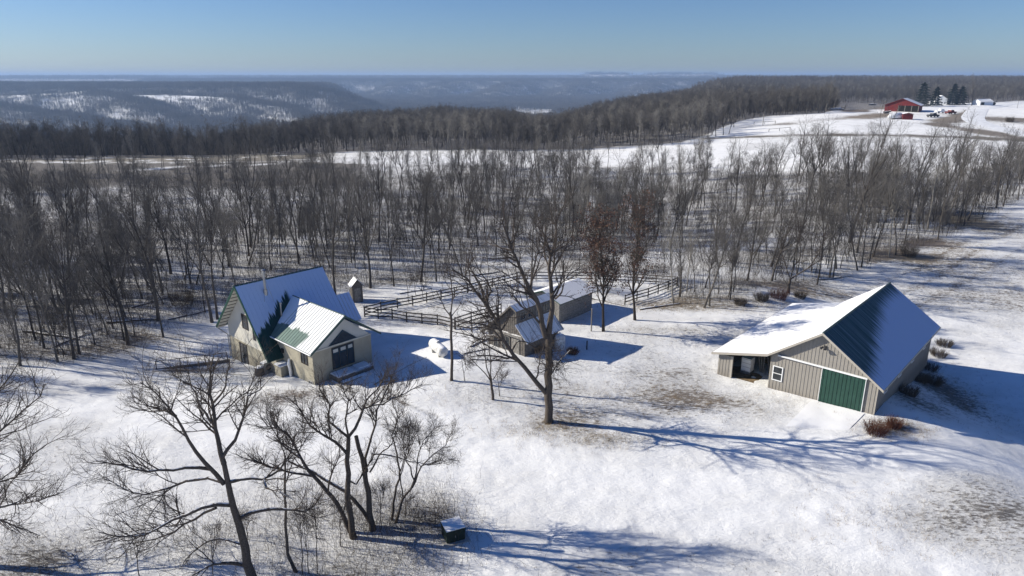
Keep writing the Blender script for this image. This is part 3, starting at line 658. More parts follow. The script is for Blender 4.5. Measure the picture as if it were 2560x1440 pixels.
for i, (x, y, h) in enumerate([(1022, 757, 75), (1058, 750, 55), (1040, 740, 60), (1250, 990, 60), (1162, 952, 55)]):
    hero('sapling', ['leftmost thin sapling at the back rail of the corral', 'right one of the thin saplings at the back rail of the corral', 'middle thin sapling just behind the corral', 'thin sapling right behind the wide-forked young tree', 'thin whip between the slender pole-like tree and the young forked tree'][i], (x, y),
         [(.045, .015, 0, [(x, y), (x-3, y-h*.4), (x-8, y-h)]), (.02, .008, .5, [(x-2, y-h*.35), (x+8, y-h*.8)])], (9, 40, 120), 80+i, tr=.009, lens=(.5, .5))
# ---------------------------------------------------------------- houses
def frame_local(vx, vy, org): return math.atan2(vx[1], vx[0])
def window(parent, o, ux, h, w, nrm, frame='white', bars=(0, 1), fw=.07, pane='glass', name='window', label=None):
    """o: lower-left corner (local), ux: unit vector along the width, nrm: outward"""
    o = Vector(o); ux = Vector(ux); n = Vector(nrm); up = Vector((0, 0, 1))
    m = MB(); t = n*.06
    def bar(a, b, c, d): m.obox(o+ux*a+up*b, ux*(c-a), up*(d-b), t) if ux.cross(up).dot(n) > 0 else m.obox(o+ux*a+up*b, up*(d-b), ux*(c-a), t)
    bar(0, 0, w, fw); bar(0, h-fw, w, h); bar(0, fw, fw, h-fw); bar(w-fw, fw, w, h-fw)
    for i in range(bars[0]): x = w*(i+1)/(bars[0]+1); bar(x-fw*.3, fw, x+fw*.3, h-fw)
    for i in range(bars[1]): z = h*(i+1)/(bars[1]+1); bar(fw, z-fw*.35, w-fw, z+fw*.35) if bars[0] == 0 else None
    f = m.build(name, frame, parent, label=label)
    g = MB(); g.add([o+ux*fw+up*fw+n*.02, o+ux*(w-fw)+up*fw+n*.02, o+ux*(w-fw)+up*(h-fw)+n*.02, o+ux*fw+up*(h-fw)+n*.02], [(0, 1, 2, 3)]); g.build('pane', pane, f)
    return f
def ribs(m, a, b, d, step, w=.035, h=.035, mi=0, skip=None):
    """raised seams running from the ridge line a->b in direction d (vector to the eave)"""
    a, b, d = Vector(a), Vector(b), Vector(d); L = (b-a).length; e = (b-a).normalized(); n = e.cross(d).normalized()
    if n.z < 0: n = -n
    k = int(L/step)
    for i in range(k+1):
        s = min(max(i*step, .02), L-w-.02); f = skip(s) if skip else (0, 1)
        o = a+e*s+d*f[0]; ev = e*w; dv = d*(f[1]-f[0]); nv = n*h; k0 = len(m.f)
        if ev.cross(dv).dot(nv) > 0: m.obox(o, ev, dv, nv, mi)
        else: m.obox(o, dv, ev, nv, mi)
        for fi in range(k0, len(m.f)):
            m.uv[fi] = [((Vector(m.v[j])-a).dot(e), (Vector(m.v[j])-a).dot(d.normalized())) for j in m.f[fi]]
def house():
    A0 = Vector((-18.05, 57.07, 0)); rz = math.atan2(.739, .674)
    H = empty('house', A0, rz, label='cream stucco house with steep green metal roof and front gable wing', cat='house')
    # wing walls (x 0..6.45, y 0..8)
    m = MB(); m.box(0, 6.45, 0, 8.2, -1.6, 3.16); m.build('wall', 'stucco', H, label='tan stucco wing walls')
    m = MB(); m.prism([(.02, .03, 3.165), (6.43, .03, 3.165), (3.5, .03, 5.55)], (0, 8, 0)); m.build('gable', 'gablepale', H, label='pale panelled gable over the teal door')
    m = MB(); m.box(-.03, 6.48, -.05, -.003, 3.10, 3.22); m.build('trim', 'stuccopale', H)
    # main walls
    m = MB(); prof = [(5.45, -1.6), (14.9, -2.2), (14.9, 1.2), (5.45, 1.2)]
    m.prism([(-.7, y, z) for y, z in prof], (8.5, 0, 0)); m.build('wall', 'stucco', H, label='tan lower storey wall')
    prof = [(5.55, 1.204), (14.88, 1.204), (14.88, 2.75), (10.3, 7.45)]
    m = MB(); m.prism([(-.69, y, z) for y, z in prof], (8.48, 0, 0)); m.build('wall', 'stuccopale', H, label='cream upper gable wall')
    # main roof
    t = .16
    m = MB(); R = (7.75, 10.3)
    m.slab((-1.6, 10.3, 7.75), (8.1, 10.3, 7.75), (8.1, 5.1, 1.25), (-1.6, 5.1, 1.25), t, 0, 1)
    ribs(m, (-1.6, 10.25, 7.70), (8.1, 10.25, 7.70), (0, -5.1, -6.37), .46, .03, .012, 0)
    m.slab((-1.6, 10.3, 7.752), (8.1, 10.3, 7.752), (8.1, 15.6, 2.25), (-1.6, 15.6, 2.25), t, 3, 1)
    m.slab((8.101, 8.05, 4.94), (9.7, 8.05, 4.94), (9.7, 6.0, 2.37), (8.101, 6.0, 2.37), .12, 0, 1)
    ribs(m, (8.101, 8.0, 4.87), (9.7, 8.0, 4.87), (0, -1.95, -2.43), .4, .03, .02, 2)
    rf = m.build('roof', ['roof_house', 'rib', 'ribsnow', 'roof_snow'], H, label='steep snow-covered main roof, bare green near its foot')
    # right-end box under the roof extension
    m = MB(); m.box(7.805, 9.45, 6.3, 8.6, -1, 2.5); m.prism([(7.805, 6.3, 2.505), (7.805, 8.6, 2.505), (7.805, 8.1, 4.75)], (1.64, 0, 0)); m.build('porch', 'stuccopale', H)
    # rake boards and lookouts under the overhang
    m = MB()
    for (y1, z1) in ((5.1, 1.25), (15.6, 2.25)):
        d = Vector((0, y1-10.3, z1-7.75)); n = Vector((0, -d.z, d.y)).normalized(); n = -n if n.z > 0 else n
        a = Vector((-1.66, 10.3, 7.79)); 
        if Vector((.06, 0, 0)).cross(d).dot(n) > 0: m.obox(a, (.06, 0, 0), d, n*.24)
        else: m.obox(a, d, (.06, 0, 0), n*.24)
    m.build('rake_board', 'greendoor', H)
    m = MB(); d = Vector((0, 5.3, -5.5))
    for i in range(11):
        p = Vector((-1.58, 10.3, 7.75))+d*((i+.6)/11.5); m.box(p.x, -.71, p.y-.04, p.y+.04, p.z-.36, p.z-.19)
    m.build('lookout', 'darkframe', H)
    m = MB(); a = Vector((-1.59, 10.25, 7.52)); m.slab(a, a+Vector((.88, 0, 0)), a+Vector((.88, 5.25, -5.45)), a+Vector((0, 5.25, -5.45)), .03, 0, 0); m.build('soffit', 'stuccopale', H)
    m = MB(); m.tube([(-1.6, 15.68, 2.2), (8.1, 15.68, 2.2)], .07, 6); m.tube([(-1.5, 15.68, 2.1), (-1.1, 15.1, 1.6), (-.8, 14.95, 1.3), (-.78, 14.95, -1.2)], .05, 6); m.build('gutter', 'trimtaupe', H)
    # wing roof: ridge x=3.5 z=5.85; eaves (-.35,3.18), (7.4,3.1)
    m = MB(); zr = 5.86
    m.slab((3.5, -.35, zr), (3.5, 8.75, zr), (-.35, 6.62, 3.18), (-.35, -.35, 3.18), .12, 0, 1)
    ribs(m, (3.47, -.33, zr-.02), (3.47, 6.6, zr-.02), (-3.78, 0, -2.63), .42, .022, .026, 2)
    m.slab((3.5, -.35, zr+.002), (3.5, 8.75, zr+.002), (7.4, 6.62, 3.1), (7.4, -.35, 3.1), .12, 3, 1)
    m.tube([(3.5, -.36, zr+.02), (3.5, 8.7, zr+.02)], .05, 6, 1)
    m.build('roof', ['roof_add', 'rib', 'seamgrey', 'roof_snow'], H, label='low wing roof, snow with a bare green patch')
    m = MB(); m.tube([(-.42, -.34, 3.10), (-.42, 6.6, 3.10)], .065, 6); m.build('gutter', 'white', H)
    m = MB()
    for (x0, z0, x1, z1) in ((3.5, zr, -.35, 3.18), (3.5, zr, 7.4, 3.1)):
        m.prism([(x0, -.40, z0+.03), (x1, -.40, z1+.03), (x1, -.40, z1-.19), (x0, -.40, z0-.19)], (0, .045, 0))
    m.build('rake_board', 'rib', H)
    # low wall under the main eave, snow ledge
    m = MB(); m.box(-.9, -.004, 4.3, 5.44, -1.6, .75); m.build('low_wall', 'stucco', H); 
    m = MB(); m.box(-.95, -.006, 4.25, 5.40, .753, .86); m.build('snow_cap', 'snow', H)
    # front door set
    D = MB(); D.box(2.0, 4.42, -.07, -.003, .86, 2.98); dr = D.build('door', 'bluedoor', H, label='triple dark teal entry doors')
    m = MB()
    for x in (2.04, 2.80, 3.62, 4.36): m.box(x-.03, x+.03, -.10, -.072, .88, 2.96)
    m.box(2.02, 4.4, -.10, -.072, .86, .93); m.box(2.02, 4.4, -.10, -.072, 2.9, 2.98); m.build('frame', 'darkframe', dr)
    for i, (x0, x1) in enumerate(((2.14, 2.66), (2.95, 3.5), (3.78, 4.24))):
        m = MB(); m.box(x0, x1, -.085, -.072, 2.48, 2.80); m.build('pane', 'gablepale', dr)
        m = MB(); m.box(x0, x1, -.083, -.072, 1.1, 2.3); m.build('panel', 'glass', dr)
    m = MB(); m.tube([(3.52, -.16, 1.85), (3.52, -.10, 1.85)], .04, 6); m.build('handle', 'metal', dr)
    m = MB(); m.prism([(1.75, -.06, 3.27), (4.85, -.06, 3.27), (3.35, -.06, 4.45)], (0, .055, 0)); w = m.build('window', 'bluedoor', H, label='triangular dark gable window')
    m = MB(); m.add([(1.95, -.066, 3.33), (4.62, -.066, 3.33), (3.35, -.066, 4.33)], [(0, 1, 2)]); m.build('pane', 'glass', w)
    window(H, (0, 1.95, 1.65), (0, -1, 0), 1.2, 1.1, (-1, 0, 0), 'darkframe', (1, 0), .06)
    window(H, (0, 1.0, -.35), (0, -1, 0), .55, .7, (-1, 0, 0), 'concrete', (1, 0), .06)
    window(H, (-.70, 11.5, 2.85), (0, -1, 0), 1.55, 1.15, (-1, 0, 0), 'darkframe', (0, 1), .08)
    window(H, (-.70, 9.45, 2.1), (0, -1, 0), 1.2, .4, (-1, 0, 0), 'darkframe', (0, 1), .05)
    window(H, (-.70, 12.7, -1.35), (0, -1, 0), 2.4, 1.5, (-1, 0, 0), 'darkframe', (1, 0), .08, name='door', label='tall paned garden doors on the gable side')
    # wrapped pipe stack on the wing wall, meter
    m = MB(); m.tube([(-.22, 3.75, -.9), (-.22, 3.75, .3), (-.26, 3.85, 1.0), (-.15, 3.9, 1.5)], [.17, .19, .18, .12], 8); m.build('wrapped_pipe', 'foil', H)
    m = MB(); m.box(-.16, -.004, 5.0, 5.35, 1.75, 2.15); m.build('meter_box', 'dark', H)
    # chimney pipes
    m = MB(); m.tube([(1.0, 9.35, 6.3), (1.0, 9.35, 8.75)], .12, 10); m.tube([(1.0, 9.35, 8.62), (1.0, 9.35, 8.68)], .2, 10); m.tube([(1.0, 9.35, 8.9), (1.0, 9.35, 9.0)], [.24, .10], 10)
    m.box(.96, 1.04, 9.31, 9.39, 8.7, 8.92); m.tube([(1.0, 9.35, 6.3), (1.0, 9.35, 6.95)], .19, 10)
    m.tube([(1.0, 9.25, 8.2), (1.35, 8.5, 5.75)], .015, 4); m.tube([(1.0, 9.25, 8.2), (.45, 8.7, 5.95)], .015, 4); m.build('chimney', 'metal', H)
    m = MB(); m.tube([(1.5, 7.6, 4.2), (1.5, 7.6, 5.7)], .075, 8); m.tube([(1.5, 7.6, 5.7), (1.5, 7.6, 5.85)], .11, 8); m.build('vent', 'trimtaupe', H)
    return H, A0, rz
H, HA, HR = house()
def hl(x, y, z=0.):
    c, s = cos(HR), sin(HR); return Vector((HA.x+c*x-s*y, HA.y+s*x+c*y, z))
# deck with snow before the door
p = hl(3.1, -1.0)
D = empty('deck', (p.x, p.y, hz(p.x, p.y)), HR, label='low snow-covered timber deck with steps before the teal doors', cat='deck')
m = MB()
for i in range(7): m.box(-1.6, 2.3, -.62+i*.2, -.45+i*.2, .52, .57)
m.box(-1.6, 2.3, -.65, -.60, .1, .51); m.box(-1.6, -1.5, -.6, .8, -.2, .515); m.box(2.2, 2.3, -.6, .8, -.2, .515); m.build('platform', 'greywood', D)
m = MB(); m.box(-1.55, .4, -.58, .75, .573, .64); m.box(.9, 2.2, -.3, .75, .573, .66); m.build('snow_cap', 'snow', D)
m = MB(); m.box(-2.0, -1.72, -3.6, .3, .05, .16); m.box(-1.5, 1.2, -1.25, -.75, .1, .22); m.build('step', 'greywood2', D)
m = MB(); m.box(-1.45, 1.15, -1.22, -.78, .223, .28); m.build('snow_cap', 'snow', D)
def log(px0, px1, r, label, mt='log', lift=.0, group=None, name='fallen_log', cat='log'):
    a = gt(*px0); b_ = gt(*px1); o = empty(name, a, 0, label=label, cat=cat, group=group)
    n = 7; P = []
    for i in range(n):
        f = i/(n-1); q = a.lerp(b_, f); q.z = hz(q.x, q.y)+r*.7+lift*f; q = q-a; q += Vector((rnd.uniform(-1, 1), rnd.uniform(-1, 1), rnd.uniform(-.3, .6)))*r*.5; P.append(q)
    m = MB(); m.tube(P, [r*(1-.5*i/(n-1)) for i in range(n)], 7); m.build('stem', mt, o)
    for k in range(4):
        m = MB(); q = P[rnd.randint(2, n-2)]; d = Vector((rnd.uniform(-1, 1), rnd.uniform(-1, 1), rnd.uniform(.2, .9))).normalized()*rnd.uniform(.5, 1.6)*max(r*6, .5)
        m.tube([q, q+d*.5+Vector((0, 0, .05)), q+d], [r*.4, r*.28, r*.1], 5)
        if cat == 'log': m.build('limb', mt, o)
    return o
log((935, 962), (1068, 915), .05, 'long thin pole lying on the snow from the house corner', 'greywood', .9, cat='pole', name='pole')
log((815, 938), (878, 972), .09, 'square timber edging beside the front deck', 'greywood', cat='timber', name='timber')
# barrels, ac
def barrel(px, py, r, h, label, mt='asph'):
    p = gt(px, py); o = empty('barrel', p, rnd.uniform(0, 3), label=label, cat='barrel')
    m = MB(); m.tube([(0, 0, -.1), (0, 0, h*.33), (0, 0, h*.35), (0, 0, h*.66), (0, 0, h*.68), (0, 0, h)], [r, r*1.02, r*1.06, r*1.06, r*1.02, r*.98], 12); m.build('body', mt, o)
    m = MB(); m.tube([(0, 0, h+.003), (0, 0, h+.09)], [r*.9, r*.6], 12); m.build('snow_cap', 'snow', o)
barrel(650, 938, .42, .85, 'round dark barrel by the gable corner of the cream house')
p = gt(668, 932); o = empty('heat_pump', p, HR+.2, label='grey box-shaped heat pump beside the low wall of the house', cat='heat pump')
m = MB(); m.box(-.5, .5, -.3, .3, .1, 1.15); m.box(-.55, .55, -.35, .35, -.2, .098); m.build('body', 'metal', o)
m = MB(); m.tube([(0, -.305, .65), (0, -.33, .65)], .32, 14); m.build('fan_grille', 'asph', o); m = MB(); m.box(-.48, .48, -.28, .28, 1.153, 1.24); m.build('snow_cap', 'snow', o)
for i, (a, b2, l) in enumerate([((645, 955), (662, 948), 'small board on the snow below the barrel'), ((560, 935), (640, 942), 'long plank lying beside the patio'), ((820, 962), (836, 985), 'short plank at the corner of the house wing')]):
    log(a, b2, .05, l, 'greywood', cat='plank', name='plank')
# patio: low stone terrace left of house with rail posts
p = gt(480, 935); o = empty('terrace', p, .35, label='bare earth terrace edged with timber left of the house', cat='terrace')
m = MB(); m.box(-3.6, 3.4, -1.3, -1.18, -.4, .08); m.box(-3.6, -3.48, -1.18, 2.4, -.5, .07); m.box(-3.6, 3.4, 2.43, 2.55, -.5, .1); m.build('edging', 'greywood', o)
m = MB()
for x in (-3.4, -1.2, 1.1, 3.2): m.box(x-.04, x+.04, 2.30, 2.38, -.4, .95)
m.box(-3.4, 3.2, 2.38, 2.42, .84, .90); m.build('railing', 'fence', o)
# ---- metal barn
def barn():
    B = Vector((30.07, 51.13, 0)); rz = math.atan2(-.675, .738)
    O = empty('metal_barn', B, rz, label='taupe steel barn with green sliding door and open lean-to', cat='barn')
    W = -8.95; LT = -13.9; D = 19.0; AP = -4.7; ZA = 6.02
    z0 = -1.6
    # front wall with battens, split round the lean-to; wall boxes 0.12 thick
    def zt(x): return (2.78+(ZA-2.78)*(x/AP)) if x > AP else (2.95+(ZA-2.95)*((x-W)/(AP-W)))
    m = MB(); m.prism([(0, 0, z0), (0, 0, 2.72), (AP, 0, ZA), (W, 0, 2.9), (W, 0, z0)][::-1], (0, .12, 0))
    m.prism([(0, D, z0), (0, D, 2.72), (AP, D, ZA), (W, D, 2.9), (W, D, z0)][::-1], (0, .12, 0))
    m.box(-.12, 0, .12, D, z0, 2.66); m.box(W, W+.12, .12, D, z0, 2.80)
    x = -.15
    while x > W+.05:
        if not (-4.55 < x < -.9): m.box(x-.018, x+.018, -.028, 0, z0, zt(x)-.05)
        elif zt(x) > 3.2: m.box(x-.018, x+.018, -.028, 0, 3.12, zt(x)-.05)
        x -= .30
    y = .2
    while y < D: m.box(0, .028, y-.018, y+.018, z0, 2.6); y += .30
    m.build('wall', 'taupe', O)
    m = MB(); m.box(LT, LT+.12, 0, D, z0, 1.55); m.box(LT+.12, LT+1.25, 0, .12, z0, 1.68); m.box(LT+.12, W, D, D+.12, z0, 1.7); m.prism([(LT+.12, D, 1.7), (W, D, 1.7), (W, D, 2.75)], (0, .12, 0))
    x = LT+.15
    while x < LT+1.25: m.box(x-.018, x+.018, -.028, 0, z0, 1.66); x += .3
    y = .2
    while y < D: m.box(LT-.028, LT, y-.018, y+.018, z0, 1.5); y += .3
    m.build('wall', 'taupe', O, label='lean-to wall panels')
    for y in (-.02, 6.3, 12.6): m = MB(); m.box(LT+1.252, LT+1.42, y, y+.16, z0, 1.72); m.build('post', 'trimtaupe', O)
    m = MB(); m.box(.002, .06, -.03, .06, z0, 2.6); m.build('corner_trim', 'trimtaupe', O)
    # roof
    yo, yb = -.45, D+.5
    m = MB()
    m.slab((AP, yo, 6.25), (AP, yb, 6.25), (.52, yb, 2.62), (.52, yo, 2.62), .14, 0, 1)
    ribs(m, (AP+.05, yo, 6.22), (AP+.05, yb, 6.22), (5.12, 0, -3.56), .305, .03, .016, 0)
    m.slab((AP, yo, 6.252), (AP, yb, 6.252), (-9.15, yb, 3.06), (-9.15, yo, 3.06), .14, 3, 1)
    m.slab((-9.152, yo, 3.06), (-9.152, yb, 3.06), (-14.4, yb, 1.80), (-14.4, yo, 1.80), .14, 3, 1)
    m.tube([(AP, yo, 6.27), (AP, yb, 6.27)], .09, 6, 1)
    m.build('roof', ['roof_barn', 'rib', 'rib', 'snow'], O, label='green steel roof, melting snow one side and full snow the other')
    m = MB()
    def rake(x0, z0_, x1, z1_): m.prism([(x0, yo-.05, z0_+.02), (x1, yo-.05, z1_+.02), (x1, yo-.05, z1_-.20), (x0, yo-.05, z0_-.20)], (0, .045, 0))
    rake(AP, 6.25, .56, 2.60); rake(AP, 6.25, -9.15, 3.06); rake(-9.15, 3.06, -14.42, 1.79)
    m.box(.53, .57, yo-.05, yb, 2.44, 2.61); m.box(-14.45, -14.41, yo-.05, yb, 1.6, 1.79)
    m.build('rake_trim', 'trimtaupe', O)
    # sliding door, rail
    m = MB(); m.box(-4.42, -.95, -.12, -.04, -.42, 3.02)
    x = -4.3
    while x < -.98: m.box(x-.02, x+.02, -.15, -.12, -.40, 3.0); x += .31
    dr = m.build('door', 'greendoor', O, label='wide dark green sliding door')
    m = MB(); m.box(-.95, -.90, -.15, -.03, -.45, 3.05); m.build('door_edge', 'white', dr); m = MB(); m.box(-4.46, -4.42, -.15, -.03, -.42, 3.0); m.build('door_edge', 'white', dr)
    m = MB(); m.box(-8.3, -.84, -.20, -.032, 3.04, 3.16); m.build('rail', 'white', O)
    window(O, (-8.65, -.03, .62), (1, 0, 0), 1.4, .92, (0, -1, 0), 'white', (0, 1), .08)
    for y in (2.2, 6.6, 11.0, 15.4): window(O, (.03, y, 1.2), (0, 1, 0), 1.0, .9, (1, 0, 0), 'white', (0, 1), .08)
    m = MB(); m.tube([(-4.5, -.03, 4.9), (-4.5, -.32, 4.95)], .05, 6); m.tube([(-4.42, -.3, 5.0), (-4.35, -.5, 4.85)], [.06, .12], 8); m.tube([(-4.6, -.3, 5.0), (-4.7, -.5, 4.85)], [.06, .12], 8); m.box(-4.6, -4.4, -.12, -.03, 4.75, 5.05); m.build('floodlight', 'asph', O)
    m = MB(); m.add([(LT+.2, .3, -.44), (W-.05, .3, -.44), (W-.05, D, -.3), (LT+.2, D, -.3)], [(0, 1, 2, 3)]); m.build('floor', 'straw', O)
    return O, B, rz
BO, BB, BR = barn()
def bl_(x, y, z=None):
    c, s = cos(BR), sin(BR); q = Vector((BB.x+c*x-s*y, BB.y+s*x+c*y, 0)); q.z = hz(q.x, q.y) if z is None else z; return q
# things stored in the lean-to
p = bl_(-11.9, 2.2); o = empty('fertiliser_tote', p, BR, label='white plastic tote standing inside the open lean-to', cat='tote')
m = MB(); m.box(-.45, .45, -.45, .45, .25, 1.6); m.build('body', 'white', o)
for z in (.3, .7, 1.1, 1.5): m = MB(); m.box(-.47, .47, -.475, -.452, z, z+.03); m.build('cage_bar', 'metal', o)
m = MB(); m.box(-.5, .5, -.5, .5, .05, .2); m.build('pallet', 'metal', o)
for i, (x, y, l) in enumerate([(-11.0, 3.0, 'leaning pale boards on the left inside the lean-to'), (-10.3, 3.4, 'leaning pale boards on the right inside the lean-to')]):
    p = bl_(x, y); o = empty('boards', p, BR, label=l, cat='boards'); m = MB()
    for k in range(3): m.obox((k*.14, 0, 0), (.1, 0, 0), (0, .04, 0), (-.5+.2*k, .3, 2.2))
    m.build('board', 'greywood2', o)
p = bl_(-10.2, 6.0); o = empty('hay_stack', p, BR, label='dark heap of stored straw at the back of the lean-to', cat='straw heap')
m = MB(); m.box(-1.2, 1.0, -.9, .9, 0, .5); m.box(-.9, .8, -.8, .6, .503, 1.0); m.build('bale', 'straw', o)
# concrete apron (snow-dusted)
a = [bl_(-4.9, -.25), bl_(-.6, -.25), bl_(-.75, -4.8), bl_(-4.6, -8.2)]
m = MB(); V = []
n = 14
for i in range(n+1):
    for j in range(n+1):
        f, g_ = i/n, j/n; q = (a[0].lerp(a[1], f)).lerp(a[3].lerp(a[2], f), g_); V.append((q.x, q.y, hz(q.x, q.y)+.04-.07*max(0, g_-.6)/.4))
m.add(V, [(i*(n+1)+j, (i+1)*(n+1)+j, (i+1)*(n+1)+j+1, i*(n+1)+j+1) for i in range(n) for j in range(n)][::1], smooth=True)
o = m.build('concrete_apron', 'snow', kind='structure')
# ---- wooden shed with clerestory
def shed():
    B = Vector((1.28, 62.99, 0)); rz = math.atan2(-.683, .735); B.z = 0
    O = empty('wooden_shed', B, rz, label='weathered grey board shed with clerestory windows behind the largest yard tree', cat='shed')
    D = 5.2; z0 = -1.0
    pr = [(-5.0, z0), (0, z0), (0, 2.1), (-1.15, 3.2), (-1.15, 4.85), (-1.6, 5.15), (-4.95, 2.0)]
    m = MB(); m.prism([(x, 0, z) for x, z in pr], (0, D, 0))
    x = -4.8
    while x < 0:
        zt = 5.15+(x+1.6)*.94 if x < -1.6 else (4.85 if x < -1.2 else 3.2-(x+1.15)*.95)
        m.box(x-.02, x+.02, -.025, 0, z0, max(zt-.1, .2)); x += .28
    m.build('wall', 'greywood', O)
    m = MB()
    m.slab((-1.65, -.35, 5.35), (-1.65, D+.3, 5.35), (-5.35, D+.3, 1.85), (-5.35, -.35, 1.85), .10, 0, 1)
    m.slab((-1.65, -.35, 5.352), (-1.65, D+.3, 5.352), (-.85, D+.3, 4.9), (-.85, -.35, 4.9), .10, 0, 1)
    m.slab((-1.13, -.3, 3.42), (-1.13, D+.3, 3.42), (.55, D+.3, 1.82), (.55, -.3, 1.82), .10, 0, 1)
    ribs(m, (-1.12, -.3, 3.41), (-1.12, D+.3, 3.41), (1.65, 0, -1.57), .32, .03, .03, 0)
    m.build('roof', ['roof_play', 'greywood'], O)
    m = MB(); m.prism([(-1.65, -.40, 5.38), (-5.38, -.40, 1.86), (-5.38, -.40, 1.66), (-1.65, -.40, 5.18)], (0, .045, 0)); m.prism([(-1.65, -.40, 5.38), (-.82, -.40, 4.9), (-.82, -.40, 4.72), (-1.65, -.40, 5.18)][::-1], (0, .045, 0)); m.build('rake_board', 'greywood', O)
    m = MB(); m.box(-3.9, -.15, -.30, -.03, 2.05, 2.32); m.build('door_canopy', 'greywood2', O)
    for y in (.5, 1.7, 2.9, 4.1): window(O, (-1.15, y, 3.65), (0, 1, 0), .9, .8, (1, 0, 0), 'greywood2', (1, 0), .05)
    window(O, (-3.1, -.03, .3), (1, 0, 0), 1.55, 1.1, (0, -1, 0), 'greywood2', (1, 0), .06, name='window')
    window(O, (-4.3, -.03, .2), (1, 0, 0), 1.2, .7, (0, -1, 0), 'greywood2', (1, 0), .06)
    m = MB(); m.box(-1.75, -.7, -.07, -.027, -.2, 1.85); dr = m.build('door', 'greywood2', O, label='plank door of the shed')
    m = MB(); m.tube([(-.82, -.12, .9), (-.82, -.075, .9)], .035, 6); m.build('handle', 'metal', dr)
    m = MB(); m.box(-5.4, -1.2, -1.7, -.05, -.3, -.12); m.build('porch_floor', 'greywood', O); m = MB(); m.box(-5.3, -1.3, -1.6, -.1, -.118, -.05); m.build('snow_cap', 'snow', O)
shed()
def grey_barn():
    P = Vector((5.35, 73.2, 0)); d = Vector((.675, .738, 0)); rz = math.atan2(-.675, .738)
    O = empty('grey_shed', P, rz, label='small grey horse shed with snowy gable roof beside the corral', cat='shed')
    W = -4.6; D = 6.3
    m = MB(); m.prism([(x, 0, z) for x, z in ((W, -.8), (0, -.8), (0, 2.45), (W/2, 3.35), (W, 2.45))], (0, D, 0))
    for z in (.2, .8, 1.4, 2.0): m.box(0, .02, .02, D-.02, z, z+.03)
    for x in (-.5, -1.0, -1.5, -2.0, -2.5, -3.0, -3.5, -4.0): m.box(x-.02, x+.02, -.025, 0, -.8, 2.4)
    m.build('wall', 'greywood2', O)
    m = MB(); m.slab((W/2, -.3, 3.56), (W/2, D+.3, 3.56), (.4, D+.3, 2.5), (.4, -.3, 2.5), .1, 0, 1); m.slab((W/2, -.3, 3.562), (W/2, D+.3, 3.562), (W-.4, D+.3, 2.5), (W-.4, -.3, 2.5), .1, 0, 1); m.build('roof', ['snow', 'greendoor'], O)
    m = MB(); m.box(-3.1, -1.5, -.08, -.028, -.5, 1.9); m.build('door', 'dark', O)
    m = MB(); m.box(-.4, 1.3, .4, D, -.6, .1); m.build('lean_to', 'dark', O) if False else None
grey_barn()
# ---- outhouse
p = Vector((-19.5, 81.6, 0)); p.z = hz(p.x, p.y)
o = empty('outhouse', p, .45, label='narrow wooden outhouse with pitched snowy roof behind the house', cat='outhouse')
m = MB(); m.prism([(-.65, -.6, -.4), (.65, -.6, -.4), (.65, -.6, 2.1), (0, -.6, 2.85), (-.65, -.6, 2.1)], (0, 1.3, 0))
for x in (-.5, -.25, 0, .25, .5): m.box(x-.015, x+.015, -.62, -.6, -.2, 2.2)
m.build('wall', 'greywood', o)
m = MB(); m.slab((0, -.8, 3.02), (0, .85, 3.02), (.85, .85, 2.05), (.85, -.8, 2.05), .06, 0, 1); m.slab((0, -.8, 3.022), (0, .85, 3.022), (-.85, .85, 2.05), (-.85, -.8, 2.05), .06, 0, 1); m.build('roof', ['snow', 'greywood'], o)
m = MB(); m.box(-.38, .38, -.66, -.625, -.1, 1.85); d_ = m.build('door', 'greywood2', o); m = MB(); m.box(.25, .31, -.70, -.663, .8, .95); m.build('handle', 'asph', d_)
# ---- fences
def fence(name, label, pts, h=1.25, rails=3, mt='fence', r=.075, group='corral fence runs', extra=0):
    W = [gt(*q) for q in pts]; o = empty(name, W[0], 0, label=label, cat='fence', group=group)
    for w in W:
        q = w-W[0]; m = MB(); m.tube([q+Vector((0, 0, -.4)), q+Vector((rnd.uniform(-.02, .02), 0, h+rnd.uniform(.03, .12)))], [r*1.05, r*.95], 7); m.build('post', mt, o)
    for k in range(rails):
        z = h*(k+1)/rails-.08
        for a_, b_ in zip(W[:-1], W[1:]):
            u = (b_-a_); e = u.normalized(); s = Vector((-e.y, e.x, 0))*.05; q = a_-W[0]+Vector((0, 0, z-.07))-s*(1.5)
            m = MB(); m.obox(q, u, s*.9, (0, 0, .14)); m.build('rail', mt, o)
    return o
F1 = [(912, 792), (946, 797), (981, 798), (1017, 805), (1055, 809), (1094, 812), (1137, 823)]
fence('rail_fence', 'front run of dark rail fence nearest the house, dipping to the right', F1, rails=3)
fence('rail_fence', 'long back-left run of dark rail fence behind the corral', [(912, 791), (953, 780), (994, 771), (1032, 764), (1067, 756), (1103, 748), (1136, 741), (1169, 733), (1199, 725), (1231, 718), (1262, 711), (1292, 703)])
fence('rail_fence', 'pale-railed fence run at the back of the corral against the wood', [(1293, 703), (1340, 702), (1390, 702), (1440, 702), (1490, 703), (1540, 705), (1590, 707), (1640, 710), (1692, 714)], mt='fencepale', h=1.3)
fence('rail_fence', 'right run of dark rail fence coming forward beside the brown-leaved oaks', [(1693, 715), (1670, 725), (1645, 735), (1620, 744), (1592, 752), (1562, 762)])
fence('rail_fence', 'short inner run of dark rail fence rising from the front corner post', [(1138, 822), (1178, 808), (1220, 796), (1253, 785)], h=1.35)
fence('rail_fence', 'short crooked rail fence from the front corner post toward the wooden shed', [(1139, 824), (1180, 830), (1222, 826)], h=1.1, rails=2)
